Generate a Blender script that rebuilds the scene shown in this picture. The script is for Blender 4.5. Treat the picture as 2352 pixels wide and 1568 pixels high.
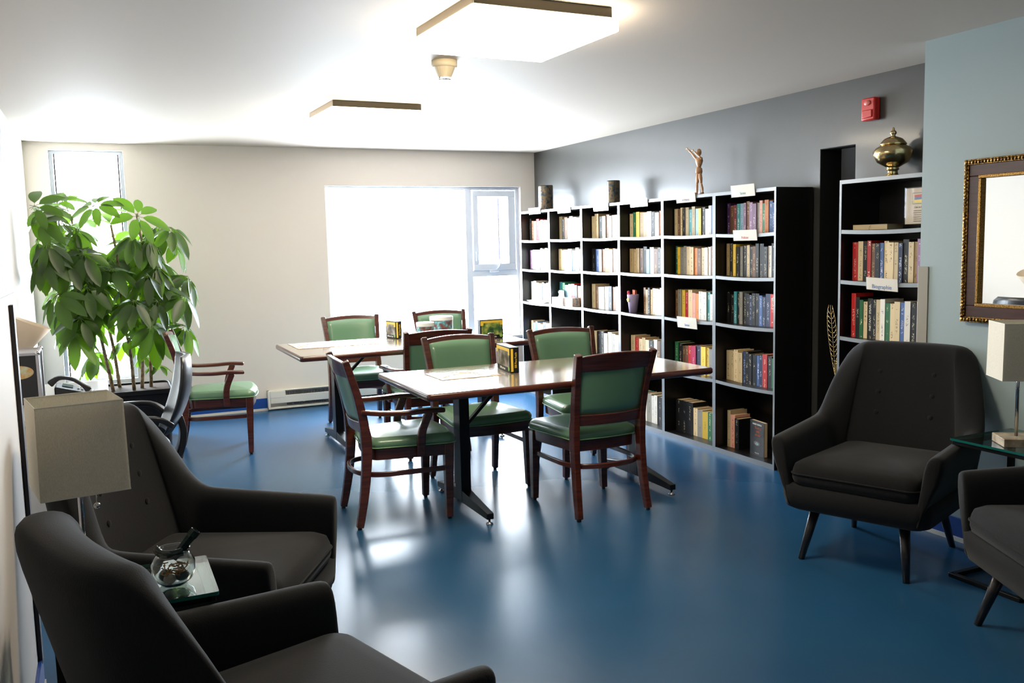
import bpy, bmesh, math, random
from mathutils import Vector, Matrix
PI = math.pi; R = math.radians
sc = bpy.context.scene
for o in list(bpy.data.objects): bpy.data.objects.remove(o)
C = sc.collection
# ---------------------------------------------------------------- camera
CAM = dict(h=1.4995, yaw=.4283, pitch=-.1079, roll=-.0238, f=2067.08)
cd = bpy.data.cameras.new('camera'); cam = bpy.data.objects.new('camera', cd); C.objects.link(cam)
yw, pt, ro = CAM['yaw'], CAM['pitch'], CAM['roll']
fw = Vector((math.sin(yw)*math.cos(pt), math.cos(yw)*math.cos(pt), math.sin(pt)))
r0 = Vector((math.cos(yw), -math.sin(yw), 0)); u0 = r0.cross(fw)
r1 = r0*math.cos(ro)+u0*math.sin(ro); u1 = -r0*math.sin(ro)+u0*math.cos(ro)
M = Matrix((r1, u1, -fw)).transposed().to_4x4(); M.translation = (0, 0, CAM['h'])
cam.matrix_world = M
cd.sensor_width = 36; cd.lens = CAM['f']/2352*36; cd.clip_start = .02; cd.clip_end = 200
sc.camera = cam
# ---------------------------------------------------------------- world, exposure
sc.view_settings.view_transform = 'Standard'; sc.view_settings.look = 'None'
sc.view_settings.gamma = 1; sc.view_settings.use_curve_mapping = False
sc.view_settings.exposure = 0.0
w = bpy.data.worlds.new('sky'); sc.world = w; w.use_nodes = True
bg = w.node_tree.nodes['Background']
bg.inputs[0].default_value = (.80, .90, 1, 1); bg.inputs[1].default_value = 58.0
YB = 8.561; HC = 2.436; XR = 4.211; XB = 3.752; XL = -.4988; XN = -.275; YC = 3.43; YK = 3.265; Y0 = -3.2
def portal(x, z, sx, sz):
    l = bpy.data.lights.new('daylight_portal', 'AREA'); l.shape = 'RECTANGLE'; l.size = sx; l.size_y = sz
    l.cycles.is_portal = True
    o = bpy.data.objects.new('daylight_portal', l); C.objects.link(o)
    o.location = (x, YB+.16, z); o.rotation_euler = (-PI/2, 0, 0)
portal(3.02, 1.31, 2.05, 1.55); portal(-.02, 1.4, .6, 2.0)
LAMP_STRENGTH = 30
# ---------------------------------------------------------------- materials
def lin(c):
    return tuple(((v/255)/12.92 if v <= 10.3 else ((v/255+.055)/1.055)**2.4) for v in c)
MATS = {}
def mat(name, rgb, rough=.5, metal=0, spec=.5, noise=0, scale=8, bump=0, bscale=60, coat=0, sheen=0, emit=None, trans=0, rgb2=None):
    if name in MATS: return MATS[name]
    m = bpy.data.materials.new(name); m.use_nodes = True; N = m.node_tree.nodes; L = m.node_tree.links
    b = N['Principled BSDF']; c = lin(rgb)
    b.inputs['Base Color'].default_value = (*c, 1); b.inputs['Roughness'].default_value = rough
    b.inputs['Metallic'].default_value = metal; b.inputs['Specular IOR Level'].default_value = spec
    if coat: b.inputs['Coat Weight'].default_value = coat; b.inputs['Coat Roughness'].default_value = .12
    if sheen: b.inputs['Sheen Weight'].default_value = sheen; b.inputs['Sheen Roughness'].default_value = .5
    if trans: b.inputs['Transmission Weight'].default_value = trans
    if emit: b.inputs['Emission Color'].default_value = (*emit[0], 1); b.inputs['Emission Strength'].default_value = emit[1]
    tc = N.new('ShaderNodeTexCoord')
    if noise or rgb2:
        n = N.new('ShaderNodeTexNoise'); n.inputs['Scale'].default_value = scale; n.inputs['Detail'].default_value = 5
        L.new(tc.outputs['Object'], n.inputs['Vector'])
        mx = N.new('ShaderNodeMix'); mx.data_type = 'RGBA'
        c2 = lin(rgb2) if rgb2 else tuple(v*(1-noise) for v in c)
        mx.inputs[6].default_value = (*c, 1); mx.inputs[7].default_value = (*c2, 1)
        mr = N.new('ShaderNodeMapRange'); mr.inputs[1].default_value = .35; mr.inputs[2].default_value = .65
        L.new(n.outputs['Fac'], mr.inputs[0]); L.new(mr.outputs[0], mx.inputs[0]); L.new(mx.outputs[2], b.inputs['Base Color'])
    if bump:
        n = N.new('ShaderNodeTexNoise'); n.inputs['Scale'].default_value = bscale; n.inputs['Detail'].default_value = 3
        L.new(tc.outputs['Object'], n.inputs['Vector'])
        bp = N.new('ShaderNodeBump'); bp.inputs['Strength'].default_value = bump; bp.inputs['Distance'].default_value = .004
        L.new(n.outputs['Fac'], bp.inputs['Height']); L.new(bp.outputs[0], b.inputs['Normal'])
    MATS[name] = m; return m
def wood(name, a, b_, rough=.3, scale=(1, 1, 14), coat=.3, spec=.5):
    if name in MATS: return MATS[name]
    m = mat(name, a, rough, coat=coat, spec=spec); N = m.node_tree.nodes; L = m.node_tree.links
    tc = N.new('ShaderNodeTexCoord'); mp = N.new('ShaderNodeMapping'); mp.inputs['Scale'].default_value = scale
    n = N.new('ShaderNodeTexNoise'); n.inputs['Scale'].default_value = 6; n.inputs['Detail'].default_value = 6
    cr = N.new('ShaderNodeMix'); cr.data_type = 'RGBA'; cr.inputs[6].default_value = (*lin(a), 1); cr.inputs[7].default_value = (*lin(b_), 1)
    mr = N.new('ShaderNodeMapRange'); mr.inputs[1].default_value = .35; mr.inputs[2].default_value = .65
    L.new(tc.outputs['Object'], mp.inputs[0]); L.new(mp.outputs[0], n.inputs['Vector']); L.new(n.outputs['Fac'], mr.inputs[0])
    L.new(mr.outputs[0], cr.inputs[0]); L.new(cr.outputs[2], N['Principled BSDF'].inputs['Base Color'])
    return m
def glassmat(name, tint=(1, 1, 1), gloss=.08, rough=.02):
    m = bpy.data.materials.new(name); m.use_nodes = True; N = m.node_tree.nodes; L = m.node_tree.links
    N.clear(); o = N.new('ShaderNodeOutputMaterial'); t = N.new('ShaderNodeBsdfTransparent'); g = N.new('ShaderNodeBsdfGlossy')
    t.inputs[0].default_value = (*tint, 1); g.inputs['Roughness'].default_value = rough
    lw = N.new('ShaderNodeLayerWeight'); lw.inputs[0].default_value = .5
    f = N.new('ShaderNodeMath'); f.operation = 'POWER'; f.inputs[1].default_value = 4; L.new(lw.outputs['Facing'], f.inputs[0])
    a = N.new('ShaderNodeMath'); a.operation = 'MULTIPLY_ADD'; a.inputs[1].default_value = .85; a.inputs[2].default_value = gloss; a.use_clamp = True
    mx = N.new('ShaderNodeMixShader'); L.new(f.outputs[0], a.inputs[0]); L.new(a.outputs[0], mx.inputs[0]); L.new(t.outputs[0], mx.inputs[1]); L.new(g.outputs[0], mx.inputs[2])
    L.new(mx.outputs[0], o.inputs[0]); MATS[name] = m; return m
def weave(name, rgb, rough=.9, strength=.35, scale=420, sheen=.3):
    m = mat(name, rgb, rough, spec=.25, sheen=sheen); N = m.node_tree.nodes; L = m.node_tree.links
    tc = N.new('ShaderNodeTexCoord'); n = N.new('ShaderNodeTexNoise'); n.inputs['Scale'].default_value = scale
    mp = N.new('ShaderNodeMapping'); mp.inputs['Scale'].default_value = (1, 1, .25)
    L.new(tc.outputs['Object'], mp.inputs[0]); L.new(mp.outputs[0], n.inputs['Vector'])
    bp = N.new('ShaderNodeBump'); bp.inputs['Strength'].default_value = strength; bp.inputs['Distance'].default_value = .002
    L.new(n.outputs['Fac'], bp.inputs['Height']); L.new(bp.outputs[0], N['Principled BSDF'].inputs['Normal'])
    mx = N.new('ShaderNodeMix'); mx.data_type = 'RGBA'; c = lin(rgb)
    mx.inputs[6].default_value = (*[v*.7 for v in c], 1); mx.inputs[7].default_value = (*[v*1.35 for v in c], 1)
    L.new(n.outputs['Fac'], mx.inputs[0]); L.new(mx.outputs[2], N['Principled BSDF'].inputs['Base Color'])
    return m
m_white = mat('white_wall_paint', (216, 209, 202), .6, bump=.05, bscale=200)
m_ceil = mat('ceiling_paint', (190, 179, 166), .7)
m_char = mat('charcoal_wall_paint', (66, 66, 63), .38, coat=.25, bump=.06, bscale=120, noise=.12, scale=2)
m_blue = mat('grey_blue_wall_paint', (150, 168, 172), .5, bump=.05, bscale=150)
m_floor = mat('blue_linoleum', (30, 74, 116), .27, spec=.5)
_N = m_floor.node_tree.nodes; _L = m_floor.node_tree.links; _n = _N.new('ShaderNodeTexNoise'); _n.inputs['Scale'].default_value = 2.2; _n.inputs['Detail'].default_value = 1
_g = _N.new('ShaderNodeNewGeometry'); _L.new(_g.outputs['Position'], _n.inputs['Vector']); _x = _N.new('ShaderNodeMix'); _x.data_type = 'RGBA'
_x.inputs[6].default_value = (*lin((30, 75, 112)), 1); _x.inputs[7].default_value = (*lin((38, 85, 122)), 1); _L.new(_n.outputs['Fac'], _x.inputs[0]); _L.new(_x.outputs[2], _N['Principled BSDF'].inputs['Base Color'])
m_base = mat('blue_vinyl_base', (22, 70, 150), .4)
m_frame = mat('white_window_frame', (214, 222, 234), .35)
m_black = mat('black_laminate', (20, 18, 18), .32)
m_edge = mat('grey_edge_band', (126, 132, 138), .3, spec=.8, coat=.8)
m_dark = mat('dark_door_void_shade', (14, 14, 16), .8)  # dark door leaf; on the doorway recess, shade put into the colour
m_wood = wood('reddish_brown_wood', (92, 42, 26), (60, 24, 15), .28, coat=.4)
m_green = mat('green_vinyl', (100, 138, 108), .3, coat=.25, bump=.1, bscale=260)
m_pipe = mat('pale_green_piping', (130, 170, 120), .4)
m_fab = weave('charcoal_weave', (22, 23, 25), sheen=.1)
m_leg = wood('dark_stained_leg_wood', (34, 26, 24), (24, 18, 17), .4)
m_metal = mat('black_metal', (24, 24, 27), .35, metal=.6)
m_chrome = mat('chrome', (200, 200, 205), .15, metal=1)
m_brass = mat('aged_gold', (226, 200, 146), .2, metal=1, noise=.35, scale=20)
m_shade = weave('linen_shade', (236, 230, 214), .8, .2, 700, 0)
_N = m_shade.node_tree.nodes; _L = m_shade.node_tree.links; _t = _N.new('ShaderNodeBsdfTranslucent'); _t.inputs[0].default_value = (.75, .72, .62, 1)
_m = _N.new('ShaderNodeMixShader'); _m.inputs[0].default_value = .3; _L.new(_N['Principled BSDF'].outputs[0], _m.inputs[1]); _L.new(_t.outputs[0], _m.inputs[2]); _L.new(_m.outputs[0], _N['Material Output'].inputs[0])
m_glass = glassmat('clear_glass', (1, 1, 1), .04); m_gtop = glassmat('table_glass', (.80, .93, .90), .12)
m_gedge = mat('green_glass_edge', (14, 96, 86), .1, spec=.8)
m_win = glassmat('window_glass', (1, 1, 1), .03)
m_plastic = mat('black_plastic', (26, 26, 30), .35)
m_cream = mat('cream_plastic', (222, 208, 176), .45)
m_page = mat('book_pages', (214, 190, 150), .85)
# ---------------------------------------------------------------- mesh helpers
class MB:
    def __init__(s): s.v = []; s.f = []; s.m = []; s.T = Matrix()
    def add(s, vs, fs, mi=0):
        b = len(s.v); s.v += [tuple(s.T @ Vector(v)) for v in vs]; s.f += [tuple(b+i for i in f) for f in fs]
        s.m += (mi if isinstance(mi, list) else [mi]*len(fs)); return s
    def box(s, x0, x1, y0, y1, z0, z1, mi=0):
        return s.add([(x0,y0,z0),(x1,y0,z0),(x1,y1,z0),(x0,y1,z0),(x0,y0,z1),(x1,y0,z1),(x1,y1,z1),(x0,y1,z1)],
            [(0,3,2,1),(4,5,6,7),(0,1,5,4),(1,2,6,5),(2,3,7,6),(3,0,4,7)], mi)
    def hexa(s, b, t, mi=0):
        return s.add(list(b)+list(t), [(0,3,2,1),(4,5,6,7),(0,1,5,4),(1,2,6,5),(2,3,7,6),(3,0,4,7)], mi)
    def loft(s, rings, mi=0, caps=True, closed=False):
        n = len(rings[0]); vs = [v for r in rings for v in r]; fs = []
        K = len(rings)
        for k in range(K if closed else K-1):
            for i in range(n):
                a = k*n+i; b = k*n+(i+1) % n; k2 = (k+1) % K
                fs.append((a, b, k2*n+(i+1) % n, k2*n+i))
        if caps and not closed: fs.append(tuple(range(n))[::-1]); fs.append(tuple((K-1)*n+i for i in range(n)))
        return s.add(vs, fs, mi)
    def lathe(s, prof, seg=24, mi=0, c=(0, 0, 0), flat=1):
        return s.loft([[(c[0]+r*math.cos(2*PI*i/seg), c[1]+flat*r*math.sin(2*PI*i/seg), c[2]+z) for i in range(seg)] for r, z in prof], mi)
    def tube(s, path, rad, seg=10, mi=0, closed=False, up=None):
        P = [Vector(p) for p in path]; K = len(P); rings = []; prev = None
        for k in range(K):
            t = (P[(k+1) % K]-P[k-1]) if closed else (P[min(k+1, K-1)]-P[max(k-1, 0)])
            t.normalize()
            if up is not None:
                a = Vector(up)
            elif prev is None:
                a = Vector((0, 0, 1)) if abs(t.z) < .9 else Vector((1, 0, 0))
            else: a = prev
            n = (a - t*a.dot(t)).normalized(); prev = n; b = t.cross(n)
            r = rad[k] if isinstance(rad, (list, tuple)) and not isinstance(rad[0], tuple) else rad
            if isinstance(r, (list, tuple)):
                pass
            rings.append([P[k]+n*(r*math.cos(2*PI*i/seg))+b*(r*math.sin(2*PI*i/seg)) for i in range(seg)])
        return s.loft(rings, mi, True, closed)
    def bar(s, path, wd, ht, up=(0, 0, 1), mi=0):
        """rectangular section swept: wd across, ht along up; wd/ht may be lists"""
        P = [Vector(p) for p in path]; K = len(P); rings = []
        for k in range(K):
            t = (P[min(k+1, K-1)]-P[max(k-1, 0)]).normalized(); a = Vector(up)
            n = (a-t*a.dot(t)).normalized(); b = t.cross(n)
            W = (wd[k] if isinstance(wd, list) else wd)/2; H = (ht[k] if isinstance(ht, list) else ht)/2
            rings.append([P[k]+b*W+n*H, P[k]-b*W+n*H, P[k]-b*W-n*H, P[k]+b*W-n*H])
        return s.loft(rings, mi)
    def ball(s, c, r, seg=12, mi=0, sz=(1, 1, 1)):
        K = max(6, seg//2+2); rings = []
        for k in range(K+1):
            a = PI*k/K; rr = max(math.sin(a), .02)
            rings.append([(c[0]+sz[0]*r*rr*math.cos(2*PI*i/seg), c[1]+sz[1]*r*rr*math.sin(2*PI*i/seg), c[2]-sz[2]*r*math.cos(a)) for i in range(seg)])
        return s.loft(rings, mi)
    def mesh(s, name):
        me = bpy.data.meshes.new(name); me.from_pydata(s.v, [], s.f)
        for p, i in zip(me.polygons, s.m): p.material_index = i
        bm = bmesh.new(); bm.from_mesh(me); bmesh.ops.recalc_face_normals(bm, faces=bm.faces); bm.to_mesh(me); bm.free()
        return me
    def build(s, name, mats, parent=None, smooth=False, bevel=0, sub=0, seg=2):
        me = s.mesh(name); mats = mats if isinstance(mats, (list, tuple)) else [mats]
        for m in mats: me.materials.append(m)
        if smooth: me.shade_smooth()
        o = bpy.data.objects.new(name, me); C.objects.link(o)
        if parent: o.parent = parent
        if bevel:
            b = o.modifiers.new('bevel', 'BEVEL'); b.width = bevel; b.segments = seg; b.limit_method = 'ANGLE'; b.angle_limit = R(35)
            b.harden_normals = False
            if smooth is False: me.shade_smooth(); me.set_sharp_from_angle(angle=R(50)) if hasattr(me, 'set_sharp_from_angle') else None
        if sub:
            b = o.modifiers.new('sub', 'SUBSURF'); b.levels = sub; b.render_levels = sub
        return o
def empty(name, loc=(0, 0, 0), rz=0, label=None, cat=None, group=None):
    o = bpy.data.objects.new(name, None); C.objects.link(o); o.location = loc; o.rotation_euler = (0, 0, rz); o.empty_display_size = .1
    tag(o, label, cat, group); return o
def tag(o, label=None, cat=None, group=None, kind=None):
    if label: o['label'] = label
    if cat: o['category'] = cat
    if group: o['group'] = group
    if kind: o['kind'] = kind
    return o
def kids(o): return [c for c in bpy.data.objects if c.parent == o]
def copy_tree(o, parent=None, label=None):
    c = o.copy(); C.objects.link(c); c.parent = parent
    if label: c['label'] = label
    for ch in kids(o): copy_tree(ch, c)
    return c
def text(s, size, m, parent, loc, right, up, name='lettering', align='CENTER', ext=.0004, sx=1):
    cu = bpy.data.curves.new(name, 'FONT'); cu.body = s; cu.size = size; cu.align_x = align; cu.align_y = 'CENTER'; cu.extrude = ext
    t = bpy.data.objects.new('tmp', cu); C.objects.link(t); bpy.context.view_layer.update()
    me = bpy.data.meshes.new_from_object(t.evaluated_get(bpy.context.evaluated_depsgraph_get())); me.name = name
    bpy.data.objects.remove(t); me.materials.clear(); me.materials.append(m)
    o = bpy.data.objects.new(name, me); C.objects.link(o)
    r = Vector(right).normalized(); u = Vector(up).normalized(); n = r.cross(u)
    Mx = Matrix((r*sx, u, n)).transposed().to_4x4(); Mx.translation = loc
    if parent: o.parent = parent
    o.matrix_local = Mx
    return o
def lerp(a, b, t): return a+(b-a)*t
def cr(pts, n):
    """catmull-rom through pts, n samples per span"""
    P = [Vector(p) for p in pts]; out = []
    for i in range(len(P)-1):
        a = P[max(i-1, 0)]; b = P[i]; c = P[i+1]; d = P[min(i+2, len(P)-1)]
        for k in range(n):
            t = k/n
            out.append(.5*((2*b)+(c-a)*t+(2*a-5*b+4*c-d)*t*t+(3*b-a-3*c+d)*t**3))
    out.append(P[-1]); return out
def rrect(cx, cy, hx, hy, r, z, n=5):
    out = []
    for q, (sx, sy) in enumerate([(1, 1), (-1, 1), (-1, -1), (1, -1)]):
        for k in range(n+1):
            a = PI/2*q+PI/2*k/n
            out.append((cx+sx*(hx-r)+r*math.cos(a), cy+sy*(hy-r)+r*math.sin(a), z))
    return out
# ================================================================ SETTING
def st(o): o['kind'] = 'structure'; return o
T = .2
st(MB().box(-1.2, 5.2, Y0-.2, YB+.3, -.12, 0).build('floor', m_floor))
st(MB().box(-1.2, 5.2, Y0-.2, YB+.3, HC, HC+.12).build('ceiling', m_ceil))
# back wall with two window openings
W1 = (2.0, 4.045, .545, 2.087); W2 = (-.315, .262, .40, 2.375)
b = MB()
xs = [XL-.3, W2[0], W2[1], W1[0], W1[1], 5.0]
for i in range(5):
    x0, x1 = xs[i], xs[i+1]
    hole = W2 if i == 1 else W1 if i == 3 else None
    if hole: b.box(x0, x1, YB, YB+T, 0, hole[2]); b.box(x0, x1, YB, YB+T, hole[3], HC)
    else: b.box(x0, x1, YB, YB+T, 0, HC)
st(b.build('wall_back', m_white))
# left wall: near part stands proud, far part recessed
st(MB().box(XL-.3, XN, Y0, YC, 0, HC).box(XL-.3, XL, YC, YB, 0, HC).build('wall_left', m_white))
# right: charcoal wall with dark doorway, grey-blue wall standing proud
DY0, DY1, DZ = 4.155, 4.45, 2.05
b = MB().box(XR, XR+.3, DY1, YB, 0, HC).box(XR, XR+.3, YK-.3, DY0, 0, HC).box(XR, XR+.3, DY0, DY1, DZ, HC)
b.box(XB, XR+.3, Y0, YK, 0, HC, 1)
st(b.build('wall_right', [m_char, m_blue]))
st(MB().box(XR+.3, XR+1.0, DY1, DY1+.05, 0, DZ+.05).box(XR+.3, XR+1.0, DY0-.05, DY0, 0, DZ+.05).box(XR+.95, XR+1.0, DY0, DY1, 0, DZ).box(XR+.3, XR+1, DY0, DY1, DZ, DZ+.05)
   .box(XR+.001, XR+.3, DY1-.004, DY1-.0005, 0, DZ).box(XR+.001, XR+.3, DY0+.0005, DY0+.004, 0, DZ).box(XR+.001, XR+.3, DY0+.004, DY1-.004, DZ-.004, DZ-.0005).build('wall_doorway', m_dark))  # thin near-black linings over the jambs carry the recess shade as colour
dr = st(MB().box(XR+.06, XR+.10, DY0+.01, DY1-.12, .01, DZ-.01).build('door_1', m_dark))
tag(MB().box(XR+.045, XR+.06, DY0+.03, DY0+.05, .95, 1.07).build('door_handle', m_metal, dr))
st(MB().box(XL-.3, XB+.2, Y0-.2, Y0, 0, HC).build('wall_front', m_white))
# baseboards
def base(name, pts, th=.012):
    b = MB()
    for (x0, x1, y0, y1) in pts: b.box(x0, x1, y0, y1, .022, .115)
    o = st(b.build(name, m_base)); b = MB()
    for (x0, x1, y0, y1) in pts: b.box(x0-.004, x1+.004, y0-.004, y1+.004, 0, .022)
    b.build('white_edge_strip', mat('white_strip', (214, 212, 204), .5), o)
base('baseboard_back', [(XL, 1.365, YB-.012, YB-.001), (3.1, XR, YB-.012, YB-.001)])
base('baseboard_left', [(XL+.001, XL+.012, YC, YB-.02), (XN+.001, XN+.012, Y0, YC)])
base('baseboard_right', [(XB-.012, XB-.001, Y0, YK)])
m_guard = mat('taupe_corner_guard', (140, 134, 120), .5); m_guardb = mat('dark_corner_guard', (40, 34, 40), .4)
st(MB().box(XB-.006, XB-.0005, YK-.055, YK+.004, .1, 1.338).box(XB-.006, XB+.05, YK+.0005, YK+.006, .1, 1.338).build('trim_1', m_guard, bevel=.002))
st(MB().box(XN+.0005, XN+.014, YC-.05, YC+.004, .1, 1.338, 1).box(XN-.05, XN+.006, YC+.0005, YC+.008, .1, 1.338, 0).build('trim_2', [m_frame, m_guardb], bevel=.002))
# windows
def window(name, x0, x1, z0, z1, yf, cells, fr=.035):
    """cells: list of (x0,x1,z0,z1) panes; rest of the opening is frame"""
    o = st(MB().box(x0, x1, yf-.03, yf+.04, z0, z0+fr).box(x0, x1, yf-.03, yf+.04, z1-fr, z1).box(x0, x0+fr, yf-.03, yf+.04, z0+fr, z1-fr).box(x1-fr, x1, yf-.03, yf+.04, z0+fr, z1-fr).build(name, m_frame, bevel=.003))
    for c in cells: MB().box(c[0], c[1], yf, yf+.006, c[2], c[3]).build('window_pane', m_win, o)
    return o
yf = YB+.1
w1 = window('window_1', W1[0], W1[1], W1[2], W1[3], yf, [(2.03, 3.45, .575, 2.055), (3.56, 3.93, 1.29, 1.99), (3.53, 4.0, .575, 1.17)], .03)
MB().box(3.45, 3.52, yf-.035, yf+.045, W1[2]+.03, W1[3]-.03).build('mullion', m_frame, w1, bevel=.003)
MB().box(3.52, 4.015, yf-.03, yf+.04, 1.17, 1.235).build('transom_rail', m_frame, w1, bevel=.003)
sa = MB().box(3.53, 4.005, yf-.045, yf-.005, 1.235, 1.30).box(3.53, 4.005, yf-.045, yf-.005, 1.99, 2.05).box(3.53, 3.585, yf-.045, yf-.005, 1.30, 1.99).box(3.925, 4.005, yf-.045, yf-.005, 1.30, 1.99).build('sash', m_frame, w1, bevel=.004)
MB().box(3.83, 3.845, yf+.01, yf+.02, 1.29, 1.99).build('screen_bar', mat('violet_grey_bar', (120, 118, 150), .5), sa)
MB().box(3.70, 3.80, yf-.06, yf-.04, 1.215, 1.235).bar([(3.77, yf-.055, 1.235), (3.80, yf-.07, 1.27), (3.825, yf-.08, 1.33)], .012, .01, (0, 1, 0)).build('crank_handle', m_frame, sa, bevel=.003)
MB().box(3.545, 3.56, yf-.065, yf-.045, 1.33, 1.43).build('latch', m_frame, sa, bevel=.003)
MB().box(W1[0], W1[1], YB-.015, YB+.07, W1[2]-.025, W1[2]+.002).build('window_sill', m_frame, w1, bevel=.004)
w2 = window('window_2', W2[0], W2[1], W2[2], W2[3], yf, [(W2[0]+.03, W2[1]-.03, W2[2]+.03, W2[3]-.03)], .03)
for x in (W2[0]+.035, W2[1]-.045): MB().box(x, x+.012, yf-.05, yf-.03, W2[2]+.03, W2[3]-.03).build('dark_gasket', m_guardb, w2)
# ---------------------------------------------------------------- ceiling lights
m_diff = mat('lit_diffuser', (255, 250, 240), .5, emit=((1, .86, .66), LAMP_STRENGTH))
m_lframe = mat('bronze_light_frame', (98, 92, 78), .4, metal=.3)
def ceiling_light(x0, y0, s, rz, label):
    t = empty('ceiling_light', (x0+s/2, y0+s/2, HC), rz, label, 'ceiling light', 'square ceiling lights')
    h = s/2
    b = MB(); a = h; i = h-.012
    b.box(-a, a, -a, -i, -.04, 0).box(-a, a, i, a, -.04, 0).box(-a, -i, -i, i, -.04, 0).box(i, a, -i, i, -.04, 0).box(-i, i, -i, i, -.01, 0)
    b.build('light_frame', m_lframe, t, bevel=.002)
    MB().box(-h-.01, h+.035, -h+.002, h+.05, -.092, -.0405).build('diffuser', m_diff, t, bevel=.006)
ceiling_light(1.33, 3.215, .61, R(2), 'larger looking square ceiling light near the camera with bronze frame')
ceiling_light(1.415, 5.785, .60, R(2), 'square ceiling light farther back above the two tables, bronze frame')
# smoke detector
t = empty('smoke_detector', (1.678, 4.427, HC), 0, 'small cream smoke detector on the ceiling between the two lights', 'smoke detector')
MB().lathe([(.0, 0), (.066, 0), (.066, -.028), (.06, -.034), (.0, -.034)]).build('base_plate', m_cream, t, True, 0)
MB().lathe([(.0, -.034), (.054, -.034), (.034, -.082), (0, -.082)]).build('housing', m_cream, t)
b = MB().lathe([(0, -.098), (.03, -.098), (.032, -.093), (0, -.093)])
for k in range(8):
    a = k*PI/4; b.box(.028*math.cos(a)-.003, .028*math.cos(a)+.003, .028*math.sin(a)-.003, .028*math.sin(a)+.003, -.095, -.08)
b.build('sensor_cage', m_chrome, t)
# ---------------------------------------------------------------- dining chairs
def dining_chair(arms):
    t = empty('dining_armchair' if arms else 'dining_chair')
    def outline(ins, z, n=8):
        pts = []
        pl = [(.255, .285), (-.255, .285), (-.212, -.185), (.212, -.185)]
        rr = .055
        cxs = []
        for q in range(4):
            px, py = pl[q]; sx = 1 if px > 0 else -1; sy = 1 if py > 0 else -1
            cx = px-sx*rr; cy = py-sy*rr
            a0 = [0, PI/2, PI, 1.5*PI][q]
            for k in range(n+1):
                a = a0+PI/2*k/n
                pts.append((cx+(rr-ins)*math.cos(a), cy+(rr-ins)*math.sin(a)+(0.012*(1-(px*0)**2) if 0 else 0), z))
            if q in (0, 2):  # bow front / back edges
                nx = pl[(q+1) % 4][0]
                for k in (1, 2, 3):
                    f = k/4; xx = lerp(cx, nx+sx*rr, f); bow = (.018 if q == 0 else -.012)*math.sin(PI*f)
                    pts.append((xx, cy+sy*(rr-ins)+bow, z))
        return pts
    rings = [outline(.004, .424), outline(-.004, .436), outline(-.006, .452), outline(.004, .468), outline(.03, .482)]
    s = MB().loft(rings, 0, False); top = outline(.03, .482); c0 = (0, .05)
    prev = rings[-1]
    rs = [[(c0[0]+(x-c0[0])*k, c0[1]+(y-c0[1])*k, z+dz) for x, y, z in top] for k, dz in ((1, 0), (.7, .012), (.35, .018), (.02, .019))]
    s.loft(rs, 0, False).build('seat', m_green, t, True)
    MB().tube([(x, y, .43) for x, y, z in outline(-.007, .43)], .0035, 6, 0, True).build('piping', m_pipe, kids(t)[0], True)
    MB().loft([outline(.012, .36), outline(.008, .424)]).build('seat_frame', m_wood, t, False, .003)
    for sx in (-1, 1):
        MB().hexa([(sx*.236-.018, .236-.018, .012), (sx*.236+.018, .236-.018, .012), (sx*.236+.018, .236+.018, .012), (sx*.236-.018, .236+.018, .012)],
                  [(sx*.226-.026, .244-.028, .424), (sx*.226+.026, .244-.028, .424), (sx*.226+.026, .244+.026, .424), (sx*.226-.026, .244+.026, .424)]).lathe([(.0, 0), (.012, 0), (.012, .012), (0, .012)], 10, 1, (sx*.236, .236, 0)).build('leg', [m_wood, m_black], t, False, .004)
        pts = cr([(sx*.222, -.262, .012), (sx*.214, -.226, .2), (sx*.211, -.206, .42), (sx*.213, -.218, .58), (sx*.222, -.252, .74), (sx*.236, -.305, .912)], 4)
        n = len(pts); b = MB().bar(pts, [lerp(.034, .040, min(1, i/n*2)) if i < n/2 else .036 for i in range(n)], [lerp(.038, .056, min(1, i/n*2.4)) if i < n*.5 else lerp(.05, .032, (i/n-.5)*2) for i in range(n)], (0, 1, 0))
        b.lathe([(.0, 0), (.013, 0), (.013, .012), (0, .012)], 10, 1, (sx*.222, -.262, 0)).build('leg', [m_wood, m_black], t, False, .006)
    def rail(z0, z1, y0, y1, hw0, hw1, bow, arch, th=.024):
        N_ = 12; r = []
        for k in range(N_+1):
            u = -1+2*k/N_; bw = -bow*(1-u*u); ar = arch*(1-u*u)
            r.append([(u*hw0, y0+bw-th/2, z0), (u*hw0, y0+bw+th/2, z0), (u*hw1, y1+bw+th/2, z1+ar), (u*hw1, y1+bw-th/2, z1+ar)])
        return MB().loft(r)
    rail(.815, .898, -.272, -.302, .219, .231, .03, .018, .026).build('top_rail', m_wood, t, False, .005)
    rail(.512, .575, -.205, -.216, .2, .2, .026, -.004, .026).build('lower_rail', m_wood, t, False, .004)
    # padded back
    b = MB(); G = []; NX, NZ = 12, 8
    for side in (1, -1):
        g = []
        for j in range(NZ+1):
            for i in range(NX+1):
                u = -1+2*i/NX; v = -1+2*j/NZ
                z = lerp(.573, .874, (v+1)/2)+(.012*(1-u*u)*max(0, v)**3); hw = lerp(.196, .208, (v+1)/2)
                yb = lerp(-.212, -.280, ((z-.573)/.30))-.028*(1-u*u)
                e = max(0, (1-u**8))*max(0, (1-v**8)); g.append((u*hw, yb+side*(.008+(.016 if side > 0 else .006)*e), z))
        G.append(g)
    vs = G[0]+G[1]; o = (NX+1)*(NZ+1); fs = []
    for j in range(NZ):
        for i in range(NX):
            a = j*(NX+1)+i; fs += [(a, a+1, a+NX+2, a+NX+1), (o+a, o+a+NX+1, o+a+NX+2, o+a+1)]
    for i in range(NX):
        fs += [(i, o+i, o+i+1, i+1)]; a = NZ*(NX+1)+i; fs += [(a, a+1, o+a+1, o+a)]
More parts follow.
